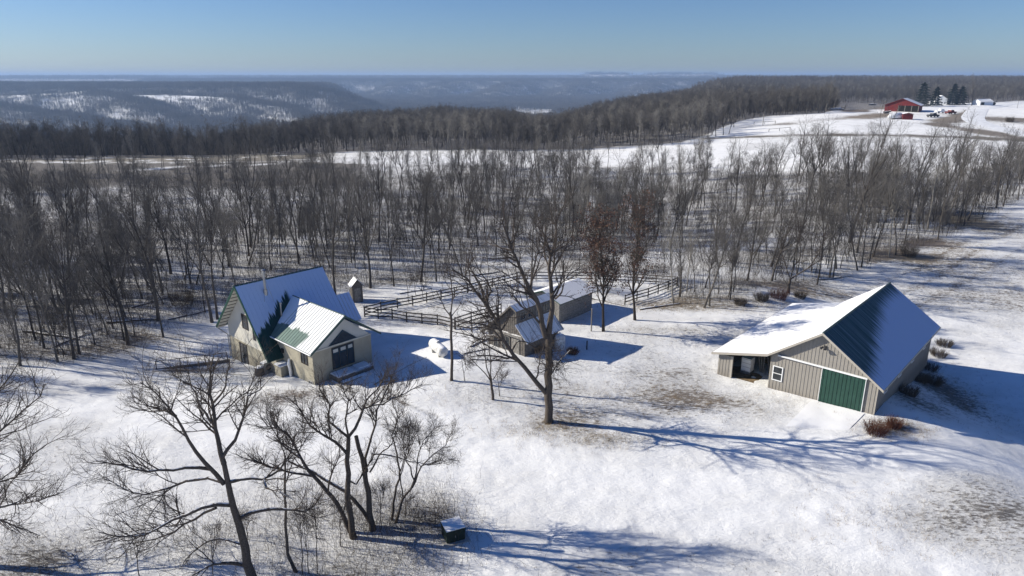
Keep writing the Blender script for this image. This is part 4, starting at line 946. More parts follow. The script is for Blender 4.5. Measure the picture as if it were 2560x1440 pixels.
def pipe_gate(p, rz, w, h, label, mt='metal', group=None):
    o = empty('gate', p, rz, label=label, cat='gate', group=group); m = MB(); r = .03
    m.tube([(0, 0, .1), (0, 0, h), (w, 0, h), (w, 0, .1), (0, 0, .1)], r, 6); m.build('gate_frame', mt, o)
    m = MB(); [m.tube([(0, 0, .1+(h-.1)*k/4), (w, 0, .1+(h-.1)*k/4)], r*.7, 5) for k in (1, 2, 3)]; m.build('bar', mt, o)
pipe_gate(gt(1193, 782), .35, 1.9, 1.3, 'thin metal pipe gate standing inside the corral', 'fence')
for i, (x, l) in enumerate([(2212, 'leftmost pipe gate in the field below the red barn'), (2254, 'middle pipe gate in the field below the red barn'), (2300, 'rightmost pipe gate in the field below the red barn')]): pipe_gate(gt(x, 313), .05, 3.4, 1.5, l, 'metal', 'field gates below the red barn')
# posts
for (x, y, h, r, mt, l) in [(1478, 828, 2.6, .07, 'fencepale', 'pale bare pole left of the left oak'), (1467, 874, .95, .07, 'dark', 'short black post in the shadow of the wooden shed'), (1246, 802, .9, .08, 'fence', 'single stub post inside the corral')]:
    p = gt(x, y); o = empty('post', p, 0, label=l, cat='post'); m = MB(); m.tube([(0, 0, -.3), (0, 0, h)], [r, r*.9], 8); m.tube([(0, 0, h), (0, 0, h+.03)], [r*1.05, r*.8], 8); m.build('shaft', mt, o)
# ---- tanks
def tank():
    p = gt(1096, 886); o = empty('gas_tank', p, radians(118), label='white oblong gas tank lying on the snow near the house', cat='tank')
    L, r = 2.6, .52; prof = [(-L/2-.34, .02), (-L/2-.28, r*.5), (-L/2-.15, r*.83), (-L/2, r), (-.03, r), (0, r*1.012), (.03, r), (L/2, r), (L/2+.15, r*.83), (L/2+.28, r*.5), (L/2+.34, .02)]
    m = MB(); m.tube([(x, 0, r+.22) for x, _ in prof], [q for _, q in prof], 24); m.build('body', 'tank', o)
    m = MB(); m.tube([(0, 0, 2*r+.2), (0, 0, 2*r+.36), (0, 0, 2*r+.44)], [.2, .2, .12], 14); m.build('valve_dome', 'tank', o)
    for x in (-.85, .85):
        m = MB(); m.box(x-.08, x+.08, -.35, .35, -.15, .30); m.build('foot', 'concrete', o)
tank()
p = gt(1399, 872); o = empty('water_tank', p, .3, label='upright white water tank at the shadowed side of the wooden shed', cat='tank')
m = MB(); m.tube([(0, 0, -.1), (0, 0, .1), (0, 0, 1.35), (0, 0, 1.55), (0, 0, 1.68)], [.55, .57, .57, .45, .15], 20); m.build('body', 'tank', o); m = MB(); m.tube([(0, 0, 1.66), (0, 0, 1.78)], .14, 10); m.build('lid', 'white', o)
# ---- transformer box
p = gt(1133, 1342); o = empty('transformer_box', p, .42, label='dark green utility box with snowy lid at the bottom of the photo', cat='utility box')
m = MB(); m.box(-.58, .58, -.55, .55, .0, .80); m.box(-.62, .62, -.60, .58, .803, .88); m.build('cabinet', 'greenbox', o)
m = MB(); m.box(-.60, .60, -.58, .56, .883, .94); m.build('snow_cap', 'snow', o); m = MB(); m.box(-.8, .85, -.80, .7, -.35, -.003+.06); m.build('pad', 'concrete', o)
m = MB(); m.box(-.54, -.01, -.575, -.553, .06, .76); m.box(.01, .54, -.575, -.553, .06, .76); d_ = m.build('door', 'greenbox', o); m = MB(); m.box(-.06, -.03, -.60, -.578, .35, .5); m.build('handle', 'metal', d_)
# ---------------------------------------------------------------- shrubs, brush
def shrub(p, h, w, n, seed, mt, label, group=None, name='shrub', link=True):
    T = Tree(seed); r = T.r; P = np.zeros((n, 5, 3)); a = r.random(n)*2*pi; q = r.random(n)**.5*w*.3
    P[:, 0, 0] = np.cos(a)*q; P[:, 0, 1] = np.sin(a)*q; P[:, 0, 2] = -.1
    d = norm(np.stack([np.cos(a)*.55*r.random(n), np.sin(a)*.55*r.random(n), np.ones(n)], -1))
    for j in range(1, 5):
        d = norm(d+r.normal(size=(n, 3))*.12); P[:, j] = P[:, j-1]+d*(h*(.6+.4*r.random(n))/4)[:, None]
    T.put(P, np.broadcast_to(np.linspace(.014, .008, 5), (n, 5)).copy(), 3, 0)
    T.spawn(P, np.full((n, 5), .012), n*7, .2, (20, 60), (h*.2, h*.4), 4, .15, .05, 3, 0, .7, .007, 0)
    me = T.mesh('stems', (0,), mt)
    o = bpy.data.objects.new(name, me); COL.objects.link(o); o.location = p
    return tag(o, label, 'shrub', group)
for i, (x, y, h, w, l) in enumerate([(2190, 1085, 1.25, 2.0, 'larger reddish bare bush at the near corner of the steel barn'), (2235, 1070, 1.0, 1.5, 'smaller reddish bare bush just right of the larger one by the barn'), ]): shrub(gt(x, y), h, w, 110, 200+i, 'brushred', l)
for i, (x, y) in enumerate([(2270, 985), (2300, 955), (2325, 925), (2345, 890), (2360, 865), (2335, 960)]):
    shrub(gt(x, y), .95, 2.3, 120, 210+i, 'brush', ['first low weedy bush along the shaded side of the barn, nearest the door', 'second low weedy bush along the shaded side of the barn', 'third low weedy bush along the shaded side of the barn', 'fourth low weedy bush along the shaded side of the barn', 'farthest low weedy bush along the shaded side of the barn', 'low weedy bush standing off the shaded barn wall'][i])
for i, (x, y, h, w, mt) in enumerate([(1945, 748, 1.6, 3, 'brushred'), (1905, 752, 1.2, 2.4, 'brush'), (2000, 745, 1.0, 2.2, 'brush'), (1850, 762, 1.0, 2.2, 'brush'), (460, 760, 2.0, 4, 'brush'), (2270, 640, 1.8, 3.5, 'brush'), (1340, 880, .9, 1.6, 'brush'), (1432, 885, .8, 1.4, 'brushred')]):
    shrub(gt(x, y), h, w, 120, 230+i, mt, ['rusty brown bush below the first V-shaped tree at the wood edge', 'low brush left of the rusty bush at the wood edge', 'low brush right of the rusty bush at the wood edge', 'leftmost low brush along the wood edge behind the steel barn', 'dense dark thicket at the wood edge left of the house', 'thick brush at the corner where wood meets the right hill', 'dry weeds at the front corner of the wooden shed', 'dry reddish weeds in the shed shadow'][i])
for i, (a, b2, r, l) in enumerate([((270, 808), (395, 800), .16, 'long snowy log lying in the left wood'), ((60, 830), (200, 850), .18, 'thick snowy log across the far left wood edge'), ((130, 870), (255, 822), .10, 'thin leaning log in the left wood'), ((330, 770), (420, 745), .12, 'snowy fallen branch between the left trunks'), ((1600, 775), (1700, 760), .12, 'curved fallen branch at the right end of the corral'), ((1470, 745), (1560, 765), .08, 'fallen branch under the brown oaks'),
    ((1000, 735), (1080, 722), .10, 'fallen log behind the corral'), ((420, 800), (545, 770), .10, 'thin log left of the house gable'), ((1180, 690), (1250, 680), .12, 'log in the wood behind the far corral corner'), ((2040, 700), (2130, 690), .09, 'fallen branch under the edge trees behind the barn'), ((1180, 900), (1300, 905), .09, 'timber edge before the wooden shed'), ((1175, 868), (1225, 845), .09, 'snowy fallen branch left of the wooden shed'), ((1160, 885), (1222, 872), .07, 'lower snowy branch left of the wooden shed')]):
    log(a, b2, r, l)
def sticks(name, X, Y, hmin, hmax, per, mt, rad, lean=.5, seed=1, spread=.3, label=None):
    r = np.random.default_rng(seed); n = len(X)*per; X = np.repeat(X, per)+r.normal(size=n)*spread; Y = np.repeat(Y, per)+r.normal(size=n)*spread
    T = Tree(seed); P = np.zeros((n, 3, 3)); P[:, 0] = np.stack([X, Y, height(X, Y)-.05], -1); h = r.uniform(hmin, hmax, n)
    d = norm(np.stack([r.normal(size=n)*lean, r.normal(size=n)*lean, np.ones(n)], -1))
    P[:, 1] = P[:, 0]+d*(h*.5)[:, None]; d = norm(d+r.normal(size=(n, 3))*.25); P[:, 2] = P[:, 1]+d*(h*.5)[:, None]
    rr = (rad if np.ndim(rad) else np.full(n, rad)); T.put(P, rr[:, None]*np.array([1, .8, .4]), 3, 0)
    o = bpy.data.objects.new(name, T.mesh(name, (0,), mt)); COL.objects.link(o); return tag(o, label, None, None, 'stuff')
def in_wood(x, y):
    u = x/np.maximum(y, 1); return (y > np.interp(u, NU, NY)) & (y < np.interp(u, FU, FY))
def scatter_px(blobs, seed):
    r = np.random.default_rng(seed); X = []; Y = []
    for px, py, rx, ry, n in blobs:
        p = gt(px, py); X.append(p.x+r.normal(size=n)*rx*.6); Y.append(p.y+r.normal(size=n)*ry*.6)
    return np.concatenate(X), np.concatenate(Y)
X, Y = scatter_px([(760, 1340, 7, 4, 300), (1010, 1390, 4, 3, 230), (560, 1350, 6, 3, 150), (60, 1410, 4, 2.5, 160), (1080, 1290, 2.2, 2, 200), (900, 1250, 4.5, 2.5, 260), (840, 1450, 6, 2, 220), (960, 1320, 3, 2, 200)], 5)
sticks('brush', X, Y, .3, 1.6, 3, 'brush', .0075, .45, 6, .35, 'brushy stems under the foreground trees')
X, Y = scatter_px([(1440, 1055, 4, 2, 160), (1490, 1100, 4, 1.2, 160), (1620, 985, 9, 3, 260), (1760, 1010, 8, 2.5, 140), (1340, 1080, 4, 1.2, 90), (1372, 1062, 1.5, 1, 80), (1900, 755, 14, 1.6, 380), (1780, 772, 9, 1.5, 260), (2290, 645, 8, 5, 300), (2350, 610, 8, 7, 300), (2440, 560, 8, 12, 300), (2520, 560, 12, 14, 300),
    (2450, 690, 24, 9, 420), (2330, 940, 3, 8, 380), (2240, 1075, 2.6, 1.5, 200), (400, 850, 10, 3, 260), (250, 885, 12, 3, 200), (1100, 800, 10, 2.5, 200), (2230, 1300, 6, 4, 160), (1640, 765, 6, 2, 160), (1980, 725, 9, 3, 220), (735, 985, 4, 1.2, 60), (1250, 1000, 8, 3, 90), (1700, 835, 10, 3, 120)], 8)
sticks('dry_grass', X, Y, .12, .42, 7, 'grass', .006, .6, 9, .18, 'dry grass poking through the snow')
r_ = np.random.default_rng(19); n = 60000; yy = 26+80*r_.random(n)**.8; xx = r_.uniform(-.85, .85, n)*yy
g_, _c = grass_at(xx, yy); ok = r_.random(n) < np.clip((g_-.16)*.42, 0, .4)*(1-in_wood(xx, yy)); 
inb = lambda o_, rz_, x0, x1, y0, y1: ((lambda a_, b_: (a_ > x0) & (a_ < x1) & (b_ > y0) & (b_ < y1))((xx-o_.x)*cos(rz_)+(yy-o_.y)*sin(rz_), -(xx-o_.x)*sin(rz_)+(yy-o_.y)*cos(rz_)))
ok &= ~inb(BB, BR, -14, .1, -8, 19.2); ok &= ~inb(HA, HR, -.8, 9, -.1, 15)
print('tufts', ok.sum())
sticks('dry_grass', xx[ok], yy[ok], .06, .26, 6, 'brush', .007, .7, 23, .09, 'short dead weeds scattered over the snowy yard')
# undergrowth in the wood
def _unused(x, y):
    u = x/np.maximum(y, 1); return (y > np.interp(u, NU, NY)) & (y < np.interp(u, FU, FY))
r_ = np.random.default_rng(3); n = 20000; yy = 62+150*r_.random(n)**1.1; uu = r_.uniform(-.95, .95, n); xx = uu*yy
ok = in_wood(xx, yy) & (fbm(xx/12, yy/12) > .36); X, Y = xx[ok], yy[ok]
sticks('undergrowth', X, Y, .6, 3.8, 6, 'twig', .013, .35, 12, .8, 'grey undergrowth on the floor of the bare wood')
# ---------------------------------------------------------------- wood trees
def density(x, y):
    u = x/np.maximum(y, 1); ny = np.interp(u, NU, NY); fy = np.interp(u, FU, FY)
    d = np.where((y > ny+1.0) & (y < fy), 1., 0.)
    dd = y-ny; d = d*(1-.55*S((dd-35)/50))
    d = d*(.35+1.3*S((fbm(x/17+4, y/17)-.33)/.3))
    d = d*(1-.35*S((-.15-u)/.2)*S((y-135)/30))*(1+.9*S((u-.40)/.05))
    for pts, wd in CLEAR:
        for (ax, ay), (bx, by) in zip(pts[:-1], pts[1:]):
            L2 = (bx-ax)**2+(by-ay)**2; t = np.clip(((x-ax)*(bx-ax)+(y-ay)*(by-ay))/L2, 0, 1); q = np.hypot(x-ax-t*(bx-ax), y-ay-t*(by-ay)); d = np.where(q < wd, 0, d)
    return d
CLEAR = [(wl([(1560, 655), (1700, 640), (1850, 612), (2000, 596), (2100, 590)]), 4.0), (wl([(2300, 500), (2440, 470), (2500, 440)]), 5.0), (wl([(1700, 700), (1800, 690), (1900, 680)]), 3.)]
cand = []
sp = 3.7
gx, gy = np.meshgrid(np.arange(-260, 260, sp), np.arange(45, 262, sp)); gx = gx+r_.uniform(-.5, .5, gx.shape)*sp*.95; gy = gy+r_.uniform(-.5, .5, gy.shape)*sp*.95
gx, gy = gx.ravel(), gy.ravel(); k = (np.abs(gx) < .95*gy+30) & (r_.random(len(gx)) < density(gx, gy)*.47)
gx, gy = gx[k], gy[k]
# edge trees placed one by one: base px, height, lean, proto, label
EDGE = [(50, 915, 14, 'dark tree leaning left at the far left wood edge'), (145, 905, 15, 'thick dark trunk second from the left at the wood edge'), (110, 870, 12, 'thin trunk close behind the two leftmost edge trees'), (185, 897, 14, 'tree with twin dark trunks, left one, at the left wood edge'), (196, 886, 12, 'tree with twin dark trunks, right one, at the left wood edge'), (88, 850, 15, 'dark trunk behind the leftmost edge trees'),
    (238, 862, 11, 'thin stem between the twin trunks and the forked edge tree'), (270, 836, 11, 'thin stem left of the forked edge tree by the left clearing'), (320, 862, 14, 'grey edge tree leaning left before the left clearing'), (311, 852, 12, 'thin dark edge tree touching the grey leaning one'), (337, 840, 10, 'forked slim tree in the left clearing'), (408, 842, 12, 'slim dark tree alone on the snow left of the house'), (395, 803, 16, 'tall leaning dark trunk in the left clearing'), (283, 822, 12, 'thin tree at the back of the left clearing'),
    (530, 806, 17, 'tall twin-stemmed tree left of the house gable, left stem'), (543, 798, 16, 'tall twin-stemmed tree left of the house gable, right stem'), (926, 720, 15, 'dark trunk just right of the outhouse'), (985, 716, 12, 'thin leaning trunk right of the outhouse'), (1052, 705, 16, 'thick dark trunk behind the corral, left of a pair'), (1091, 704, 17, 'thickest trunk behind the corral with a snowy spreading fork'), (838, 740, 15, 'dark trunk rising behind the house ridge end'),
    (1684, 757, 14, 'pale straight trunk at the right corner of the corral'), (1758, 768, 14, 'straight slender trunk behind the left end of the steel barn'), (1774, 765, 11, 'thin trunk right of the straight slender one'), (1825, 750, 12, 'dark edge trunk behind the snowy barn roof'), (1821, 744, 11, 'thin trunk paired with the dark edge trunk'), (1929, 702, 13, 'straight dark edge trunk left of the V-shaped tree'), (2043, 711, 11, 'short dark edge trunk right of the V-shaped tree'),
    (2083, 696, 14, 'brown stout trunk at the wood edge behind the barn ridge'), (2074, 694, 12, 'thin trunk left of the brown stout one'), (2146, 677, 12, 'short trunk left of the thick clump at the right wood corner'), (2154, 668, 13, 'leaning trunk left of the thick clump at the right wood corner'), (2222, 641, 15, 'thickest pale trunk in the clump at the right wood corner'), (2240, 638, 14, 'dark trunk right in the clump at the right wood corner'), (1505, 690, 13, 'slim trunk behind the left brown oak'), (1330, 690, 14, 'slim trunk behind the largest yard tree'),
    (2345, 600, 12, 'dark tree in the hedgerow below the right hill'), (2455, 545, 12, 'tall tree in the hedgerow near the right edge'), (2545, 500, 13, 'last hedgerow tree at the right edge of the photo')]
used = []
NAMED = 0
for i, (px, py, h, l) in enumerate(EDGE):
    p = gt(px, py); pr = PROTO[(i*5+2) % 9] if 'thick' in l or 'tall' in l or 'stout' in l else PROTO[(i*4+1) % 9]
    if 'thin' in l or 'slim' in l: pr = PROTO[[3, 7, 1][i % 3]]
    if 'pale' in l and i > 20: pr = PALE
    t = place_tree(pr, p.x, p.y, .92*h/pr[2], rnd.uniform(0, 6.28), l, 'trees along the near edge of the wood')
    if 'leaning left' in l or 'leaning dark' in l: t.rotation_euler = (0, radians(-7), rnd.uniform(0, 6.28))
    used.append((p.x, p.y)); NAMED += 1
# V-shaped tree
hero('bare_tree', 'low tree forking into a wide V at the wood edge behind the barn', (1972, 733), [(.22, .17, 0, [(1972, 733), (1973, 712), (1977, 695)]), (.10, .02, 1., [(1977, 697), (1966, 672), (1958, 640), (1950, 600)]), (.11, .02, -1., [(1977, 697), (2000, 684), (2030, 662), (2048, 628), (2055, 590)]), (.09, .02, 1.5, [(1978, 692), (1985, 665), (2002, 648), (2000, 600), (1995, 560)]), (.05, .01, -.5, [(1970, 715), (1955, 690), (1940, 665)])], (50, 250, 900), 77, tr=.011, lens=(1., .9), group='trees along the near edge of the wood')
used.append((gt(1972, 733).x, gt(1972, 733).y)); ua = np.array(used)
k = np.array([np.min(np.hypot(ua[:, 0]-a, ua[:, 1]-b)) > 2.4 for a, b in zip(gx, gy)]); gx, gy = gx[k], gy[k]
inview = (np.abs(gx/gy) < .80); dist = np.hypot(gx, gy)
order = np.argsort(np.where(inview, dist, 1e9)); NI = 225
ind = set(order[:NI].tolist())
REG = [(-2, -.52, 'bare tree in the shadowy wood at the far left', 'bare trees of the far left wood'), (-.52, -.33, 'bare tree in the wood left of the house', 'bare trees left of the house'), (-.33, -.12, 'bare tree in the wood directly behind the house and outhouse', 'bare trees behind the house'), (-.12, .06, 'bare tree in the wood behind the long corral fence', 'bare trees behind the corral'), (.06, .25, 'bare tree in the wood behind the oaks and grey shed', 'bare trees behind the oaks'), (.25, .45, 'bare tree in the wood behind the snowy side of the steel barn', 'bare trees behind the steel barn'), (.45, 3, 'bare tree in the dense right corner of the wood', 'bare trees of the right corner')]
rows = []
for i in range(len(gx)):
    pr_i = int(r_.integers(0, 10)); pale = r_.random() < (.16 if -.25 < gx[i]/gy[i] < -.1 or .1 < gx[i]/gy[i] < .3 else .05)
    s_ = r_.choice([.46, .6, .72, .85, 1.0], p=[.15, .25, .28, .22, .10])*r_.uniform(.92, 1.08)*(1.12 if gx[i]/gy[i] > .4 else 1)*(1-(.38 if gx[i]/gy[i] < .3 else .08)*float(S((gy[i]-105)/85))); rz_ = r_.uniform(0, 6.28)
    if gy[i] > 150 and gx[i]/gy[i] < .32:
        pr_i = [3, 7, 1, 5][int(r_.integers(0, 4))]; s_ = r_.uniform(.62, 1.0)
    if i in ind:
        u = gx[i]/gy[i]; pr = PALE if pale else PROTO[min(pr_i, 8)]
        for a, b_, l, g in REG:
            if a <= u < b_: place_tree(pr, gx[i], gy[i], s_, rz_, l, g); break
    else: rows.append((gx[i], gy[i], 9 if pale else min(pr_i, 8), s_, rz_))
sx, sy = np.meshgrid(np.arange(-220, 220, 2.7), np.arange(55, 215, 2.7)); sx = (sx+r_.uniform(-1.3, 1.3, sx.shape)).ravel(); sy = (sy+r_.uniform(-1.3, 1.3, sy.shape)).ravel()
k = (np.abs(sx) < .95*sy+20) & (r_.random(len(sx)) < density(sx, sy+0)*.54*(1-.6*S((sy-120)/60)))
for x, y in zip(sx[k], sy[k]): rows.append((x, y, [3, 7, 4, 8][int(r_.integers(0, 4))], r_.uniform(.28, .62), r_.uniform(0, 6.28)))
print('individual wood trees', len(ind), 'stuff near', len(rows))
# oaks with brown leaves
def oak(px, py, H, seed, label, lf=.9):
    p = gt(px, py); T = wood_tree(seed, H=H, r0=.16, fork=.22, spread=.95, counts=(26, 130, 560, 1500), tr=.010, up=.10)
    t = empty('oak_tree', p, 0, label=label, cat='tree')
    for lv, nm, mt in (((0, 1), 'trunk', 'bark'), ((2, 3, 4), 'crown', 'twig')):
        o = bpy.data.objects.new(nm, T.mesh(nm, lv, mt)); COL.objects.link(o); o.parent = t
    E = np.concatenate([P[:, -1] for P, R, k, l in T.g if l in (3, 4)]); r = T.r; E = E[(r.random(len(E)) < lf) & (fbm(E[:, 0]/.9+seed, E[:, 2]/.9) > .42)]; n = len(E)*3
    E = np.repeat(E, 3, 0)+r.normal(size=(n, 3))*.14; a = norm(r.normal(size=(n, 3)))*.10; b_ = norm(np.cross(a, r.normal(size=(n, 3))))*.07
    V = np.stack([E-a, E-b_, E+a, E+b_], 1).reshape(-1, 3); F = np.arange(n*4).reshape(-1, 4)
    fastmesh('leaves', V, F, 'leaf', parent=t)
oak(1509, 828, 13.0, 301, 'left brown-leaved oak beside the grey horse shed'); oak(1588, 800, 13.5, 302, 'right brown-leaved oak at the end of the corral', .38)
# ---------------------------------------------------------------- instanced woods (stuff)
def stash(me_list, name):
    o = bpy.data.objects.new(name, me_list); return o
def join_mesh(pr, name):
    bm_v = []; F = []; mi = []; b = 0
    for q, me in enumerate(pr[:2]):
        V = np.empty(len(me.vertices)*3, np.float32); me.vertices.foreach_get('co', V); f = np.empty(len(me.loops), np.int32); me.loops.foreach_get('vertex_index', f)
        bm_v.append(V.reshape(-1, 3)); F.append(f.reshape(-1, 4)+b); mi += [q]*(len(f)//4); b += len(V)//3
    return fastmesh(name, np.concatenate(bm_v), np.concatenate(F), [pr[0].materials[0].name and k for k in (MK[pr[0].materials[0].name], MK[pr[1].materials[0].name])], smooth=True, link=False, mi=np.array(mi, np.int32))
MK = {v.name: k for k, v in M.items()}
def forest(name, label, rows, protos):
    """rows: x, y, proto index, scale, rotation -> ONE object of instanced trees"""
    R = np.array(rows, float); V = np.stack([R[:, 0], R[:, 1], height(R[:, 0], R[:, 1])-.1], -1)
    me = bpy.data.meshes.new(name); me.vertices.add(len(V)); me.vertices.foreach_set('co', V.astype(np.float32).ravel())
    for nm, col in (('idx', 2), ('scl', 3), ('rot', 4)):
        if nm == 'idx': at = me.attributes.new(nm, 'INT', 'POINT'); at.data.foreach_set('value', R[:, col].astype(np.int32))
        else: at = me.attributes.new(nm, 'FLOAT', 'POINT'); at.data.foreach_set('value', R[:, col].astype(np.float32))
    for nm in ('tx', 'ty'): me.attributes.new(nm, 'FLOAT', 'POINT').data.foreach_set('value', np.random.default_rng(len(nm)+ord(nm[1])).normal(size=len(V)).astype(np.float32)*.06)
    for p_ in protos:
        for q in p_.materials: me.materials.append(q)
    o = bpy.data.objects.new(name, me); COL.objects.link(o); tag(o, label, None, None, 'stuff')
    ng = bpy.data.node_groups.new(name+'_instancer', 'GeometryNodeTree')
    ng.interface.new_socket('Geometry', in_out='INPUT', socket_type='NodeSocketGeometry'); ng.interface.new_socket('Geometry', in_out='OUTPUT', socket_type='NodeSocketGeometry')
    gi = ng.nodes.new('NodeGroupInput'); go = ng.nodes.new('NodeGroupOutput'); jn = ng.nodes.new('GeometryNodeJoinGeometry')
    def attr(nm, ty):
        a = ng.nodes.new('GeometryNodeInputNamedAttribute'); a.data_type = ty; a.inputs['Name'].default_value = nm; return a.outputs['Attribute']
    ai = attr('idx', 'INT'); as_ = attr('scl', 'FLOAT'); ar = attr('rot', 'FLOAT')
    cx = ng.nodes.new('ShaderNodeCombineXYZ'); ng.links.new(ar, cx.inputs[2])
    ng.links.new(attr('tx', 'FLOAT'), cx.inputs[0]); ng.links.new(attr('ty', 'FLOAT'), cx.inputs[1])
    for k, p_ in enumerate(protos):
        po = bpy.data.objects.new('pattern_tree', p_)   # never linked to the scene
        oi = ng.nodes.new('GeometryNodeObjectInfo'); oi.inputs['Object'].default_value = po; oi.inputs['As Instance'].default_value = True
        eq = ng.nodes.new('FunctionNodeCompare'); eq.data_type = 'INT'; eq.operation = 'EQUAL'; ng.links.new(ai, eq.inputs[2]); eq.inputs[3].default_value = k
        ip = ng.nodes.new('GeometryNodeInstanceOnPoints'); ng.links.new(gi.outputs[0], ip.inputs['Points']); ng.links.new(eq.outputs[0], ip.inputs['Selection']); ng.links.new(oi.outputs['Geometry'], ip.inputs['Instance'])
        ng.links.new(cx.outputs[0], ip.inputs['Rotation']); ng.links.new(as_, ip.inputs['Scale']); ng.links.new(ip.outputs[0], jn.inputs[0])
    ng.links.new(jn.outputs[0], go.inputs[0])
    md = o.modifiers.new('instances', 'NODES'); md.node_group = ng
    return o
FULL = [join_mesh(p_, 'pattern_tree') for p_ in PROTO+[PALE]]
forest('woodland', 'farther bare trees of the same wood', rows, FULL)
# second wood beyond the field: lighter trees
LOD = []
for i, sp_ in enumerate([dict(H=15, r0=.17), dict(H=14, r0=.14, fork=.4), dict(H=16, r0=.2, fork=.3, spread=1.2), dict(H=12, r0=.12, fork=.25), dict(H=15, r0=.16, fork=.45)]):
    T = wood_tree(400+i, counts=(10, 55, 420, 0), tr=.022, **sp_); LOD.append(join_mesh((T.mesh('t', (0, 1), 'bark_wood'), T.mesh('c', (2, 3), 'twig_wood'), 0), 'pattern_tree'))
T = wood_tree(410, H=15, r0=.16, fork=.25, spread=.8, up=.35, counts=(12, 60, 380, 0), tr=.022); LOD.append(join_mesh((T.mesh('t', (0, 1), 'bark_pale'), T.mesh('c', (2, 3), 'bark_pale'), 0), 'pattern_tree'))
rows = []; sp = 3.9; r2 = np.random.default_rng(77)
gx, gy = np.meshgrid(np.arange(-520, 760, sp), np.arange(215, 980, sp)); gx = (gx+r2.uniform(-.5, .5, gx.shape)*sp).ravel(); gy = (gy+r2.uniform(-.5, .5, gy.shape)*sp).ravel()
u = gx/gy; wy = np.interp(u, WU, WY); ye = np.interp(u, YE_U, YE_Y)
edge = 3*(fbm(gx/10, gy/10)-.5)*2
k = (np.abs(u) < .9) & (gy > wy+edge) & (gy < np.minimum(ye+120, 980)) & (r2.random(len(gx)) < .82*(1-.45*S((gy-420)/250)))
# keep the farmstead clear
fb = gt(2400, 262); k &= ~((gx > gt(2195, 280).x) & (gy < fb.y+55) & (u > .46))
for x, y in zip(gx[k], gy[k]):
    pal = .55 if (260 < y < 330 and ((-.22 < x/y < -.03) or (.08 < x/y < .30))) and fbm(x/22, y/22) > .42 else .06
    rows.append((x, y, 5 if r2.random() < pal else int(r2.integers(0, 5)), r2.uniform(.60, .85), r2.uniform(0, 6.28)))
lo = [(x+r2.normal()*2.5, y+r2.normal()*2.5, r2.integers(0, 5), r2.uniform(.25, .48), r2.uniform(0, 6.28)) for (x, y, *_q) in rows if r2.random() < .30]
rows += lo
print('second wood', len(rows))
forest('distant_wood', 'dark bare wood beyond the snowy field', rows, LOD)
# hill forests: clumps of simple trees
def clump(seed, n, rad, H, tw, mt=('twig_wood',), sticksn=26):
    T = Tree(seed); r = T.r
    a = r.random(n)*2*pi; q = r.random(n)**.5*rad; bx = np.cos(a)*q; by = np.sin(a)*q; h = H*r.uniform(.7, 1.1, n)
    P = np.zeros((n, 3, 3)); P[:, :, 0] = bx[:, None]; P[:, :, 1] = by[:, None]; P[:, 0, 2] = -2; P[:, 1, 2] = h*.5; P[:, 2, 2] = h; P[:, 2, :2] += r.normal(size=(n, 2))*.6
    T.put(P, np.full((n, 1), tw*2.0)*np.array([[1, .8, .3]]), 3, 0)
    i = np.repeat(np.arange(n), sticksn); m = len(i); t = r.uniform(.35, .95, m); B = np.stack([bx[i], by[i], h[i]*t], -1)
    d = norm(np.stack([r.normal(size=m), r.normal(size=m), np.abs(r.normal(size=m))*.9+.35], -1)); L = h[i]*(.12+.30*(1-t))*r.uniform(.6, 1.2, m)
    Q = np.stack([B, B+d*(L*.5)[:, None]+np.array([0, 0, .2]), B+d*L[:, None]+np.array([0, 0, .7])], 1)
    T.put(Q, np.full((m, 3), tw)*np.array([1, .8, .5]), 3, 0)
    return T.mesh('pattern_clump', (0,), mt[0])
CL = [clump(500+i, 11, 14, 15, .10) for i in range(4)]+[clump(510+i, 20, 34, 16, .22, sticksn=12) for i in range(2)]
rows = []
def hill(x0, x1, y0, y1, sp, idxs, fn, sc=(.85, 1.15)):
    gx, gy = np.meshgrid(np.arange(x0, x1, sp), np.arange(y0, y1, sp)); gx = (gx+r2.uniform(-.5, .5, gx.shape)*sp).ravel(); gy = (gy+r2.uniform(-.5, .5, gy.shape)*sp).ravel()
    k = (np.abs(gx/gy) < .86) & fn(gx, gy); gx, gy = gx[k], gy[k]
    for x, y in zip(gx, gy): rows.append((x, y, int(r2.choice(idxs)), r2.uniform(*sc), r2.uniform(0, 6.28)))
def f_mid(x, y):
    u = x/y; return (y < np.interp(u, YE_U, YE_Y)+350) & (y >= 980) & (r2.random(len(x)) < .85)
hill(200, 1900, 980, 2300, 19, [0, 1, 2, 3], f_mid)
def f_left(x, y):
    z = height(x, y); e = 25
    sx = (height(x+e, y)-height(x-e, y))/(2*e)     # west-facing slopes are sunny and thinly wooded
    sy = (height(x, y+e)-height(x, y-e))/(2*e); n = fbm(x/190+3, y/190); top = z > -24
    thin = S((sx-.02)/.12)
    field = hillfield(x, y)
    p = np.where(top, .97, .86-.38*thin*(n > .40)); p = np.where(field, .02, p)
    return r2.random(len(x)) < p
hill(-2300, -250, 800, 3100, 15.5, [0, 1, 2, 3], f_left)
def f_far(x, y):
    z = height(x, y); n = fbm(x/420+1, y/420+5); e = 40; sx = (height(x+e, y)-height(x-e, y))/(2*e)
    p = np.where(z > -8, .97, .84-.35*S(sx/.15)*(n > .40)); p = np.where((z > 2) & (n > .70), .02, p); p = np.where(z < -72, .92, p)
    return r2.random(len(x)) < p
hill(-2600, 3400, 2600, 5600, 31, [4, 5], f_far)
def f_val(x, y):
    u = x/y; q = ((x/y-.028)/.030)**2+((y-2350)/330)**2 < 1
    return (y > np.interp(u, YE_U, YE_Y)+100) & ~q & (r2.random(len(x)) < .9) & (x > -405-.03*y-60)
hill(-900, 1500, 600, 2600, 19, [0, 1, 2, 3], f_val)
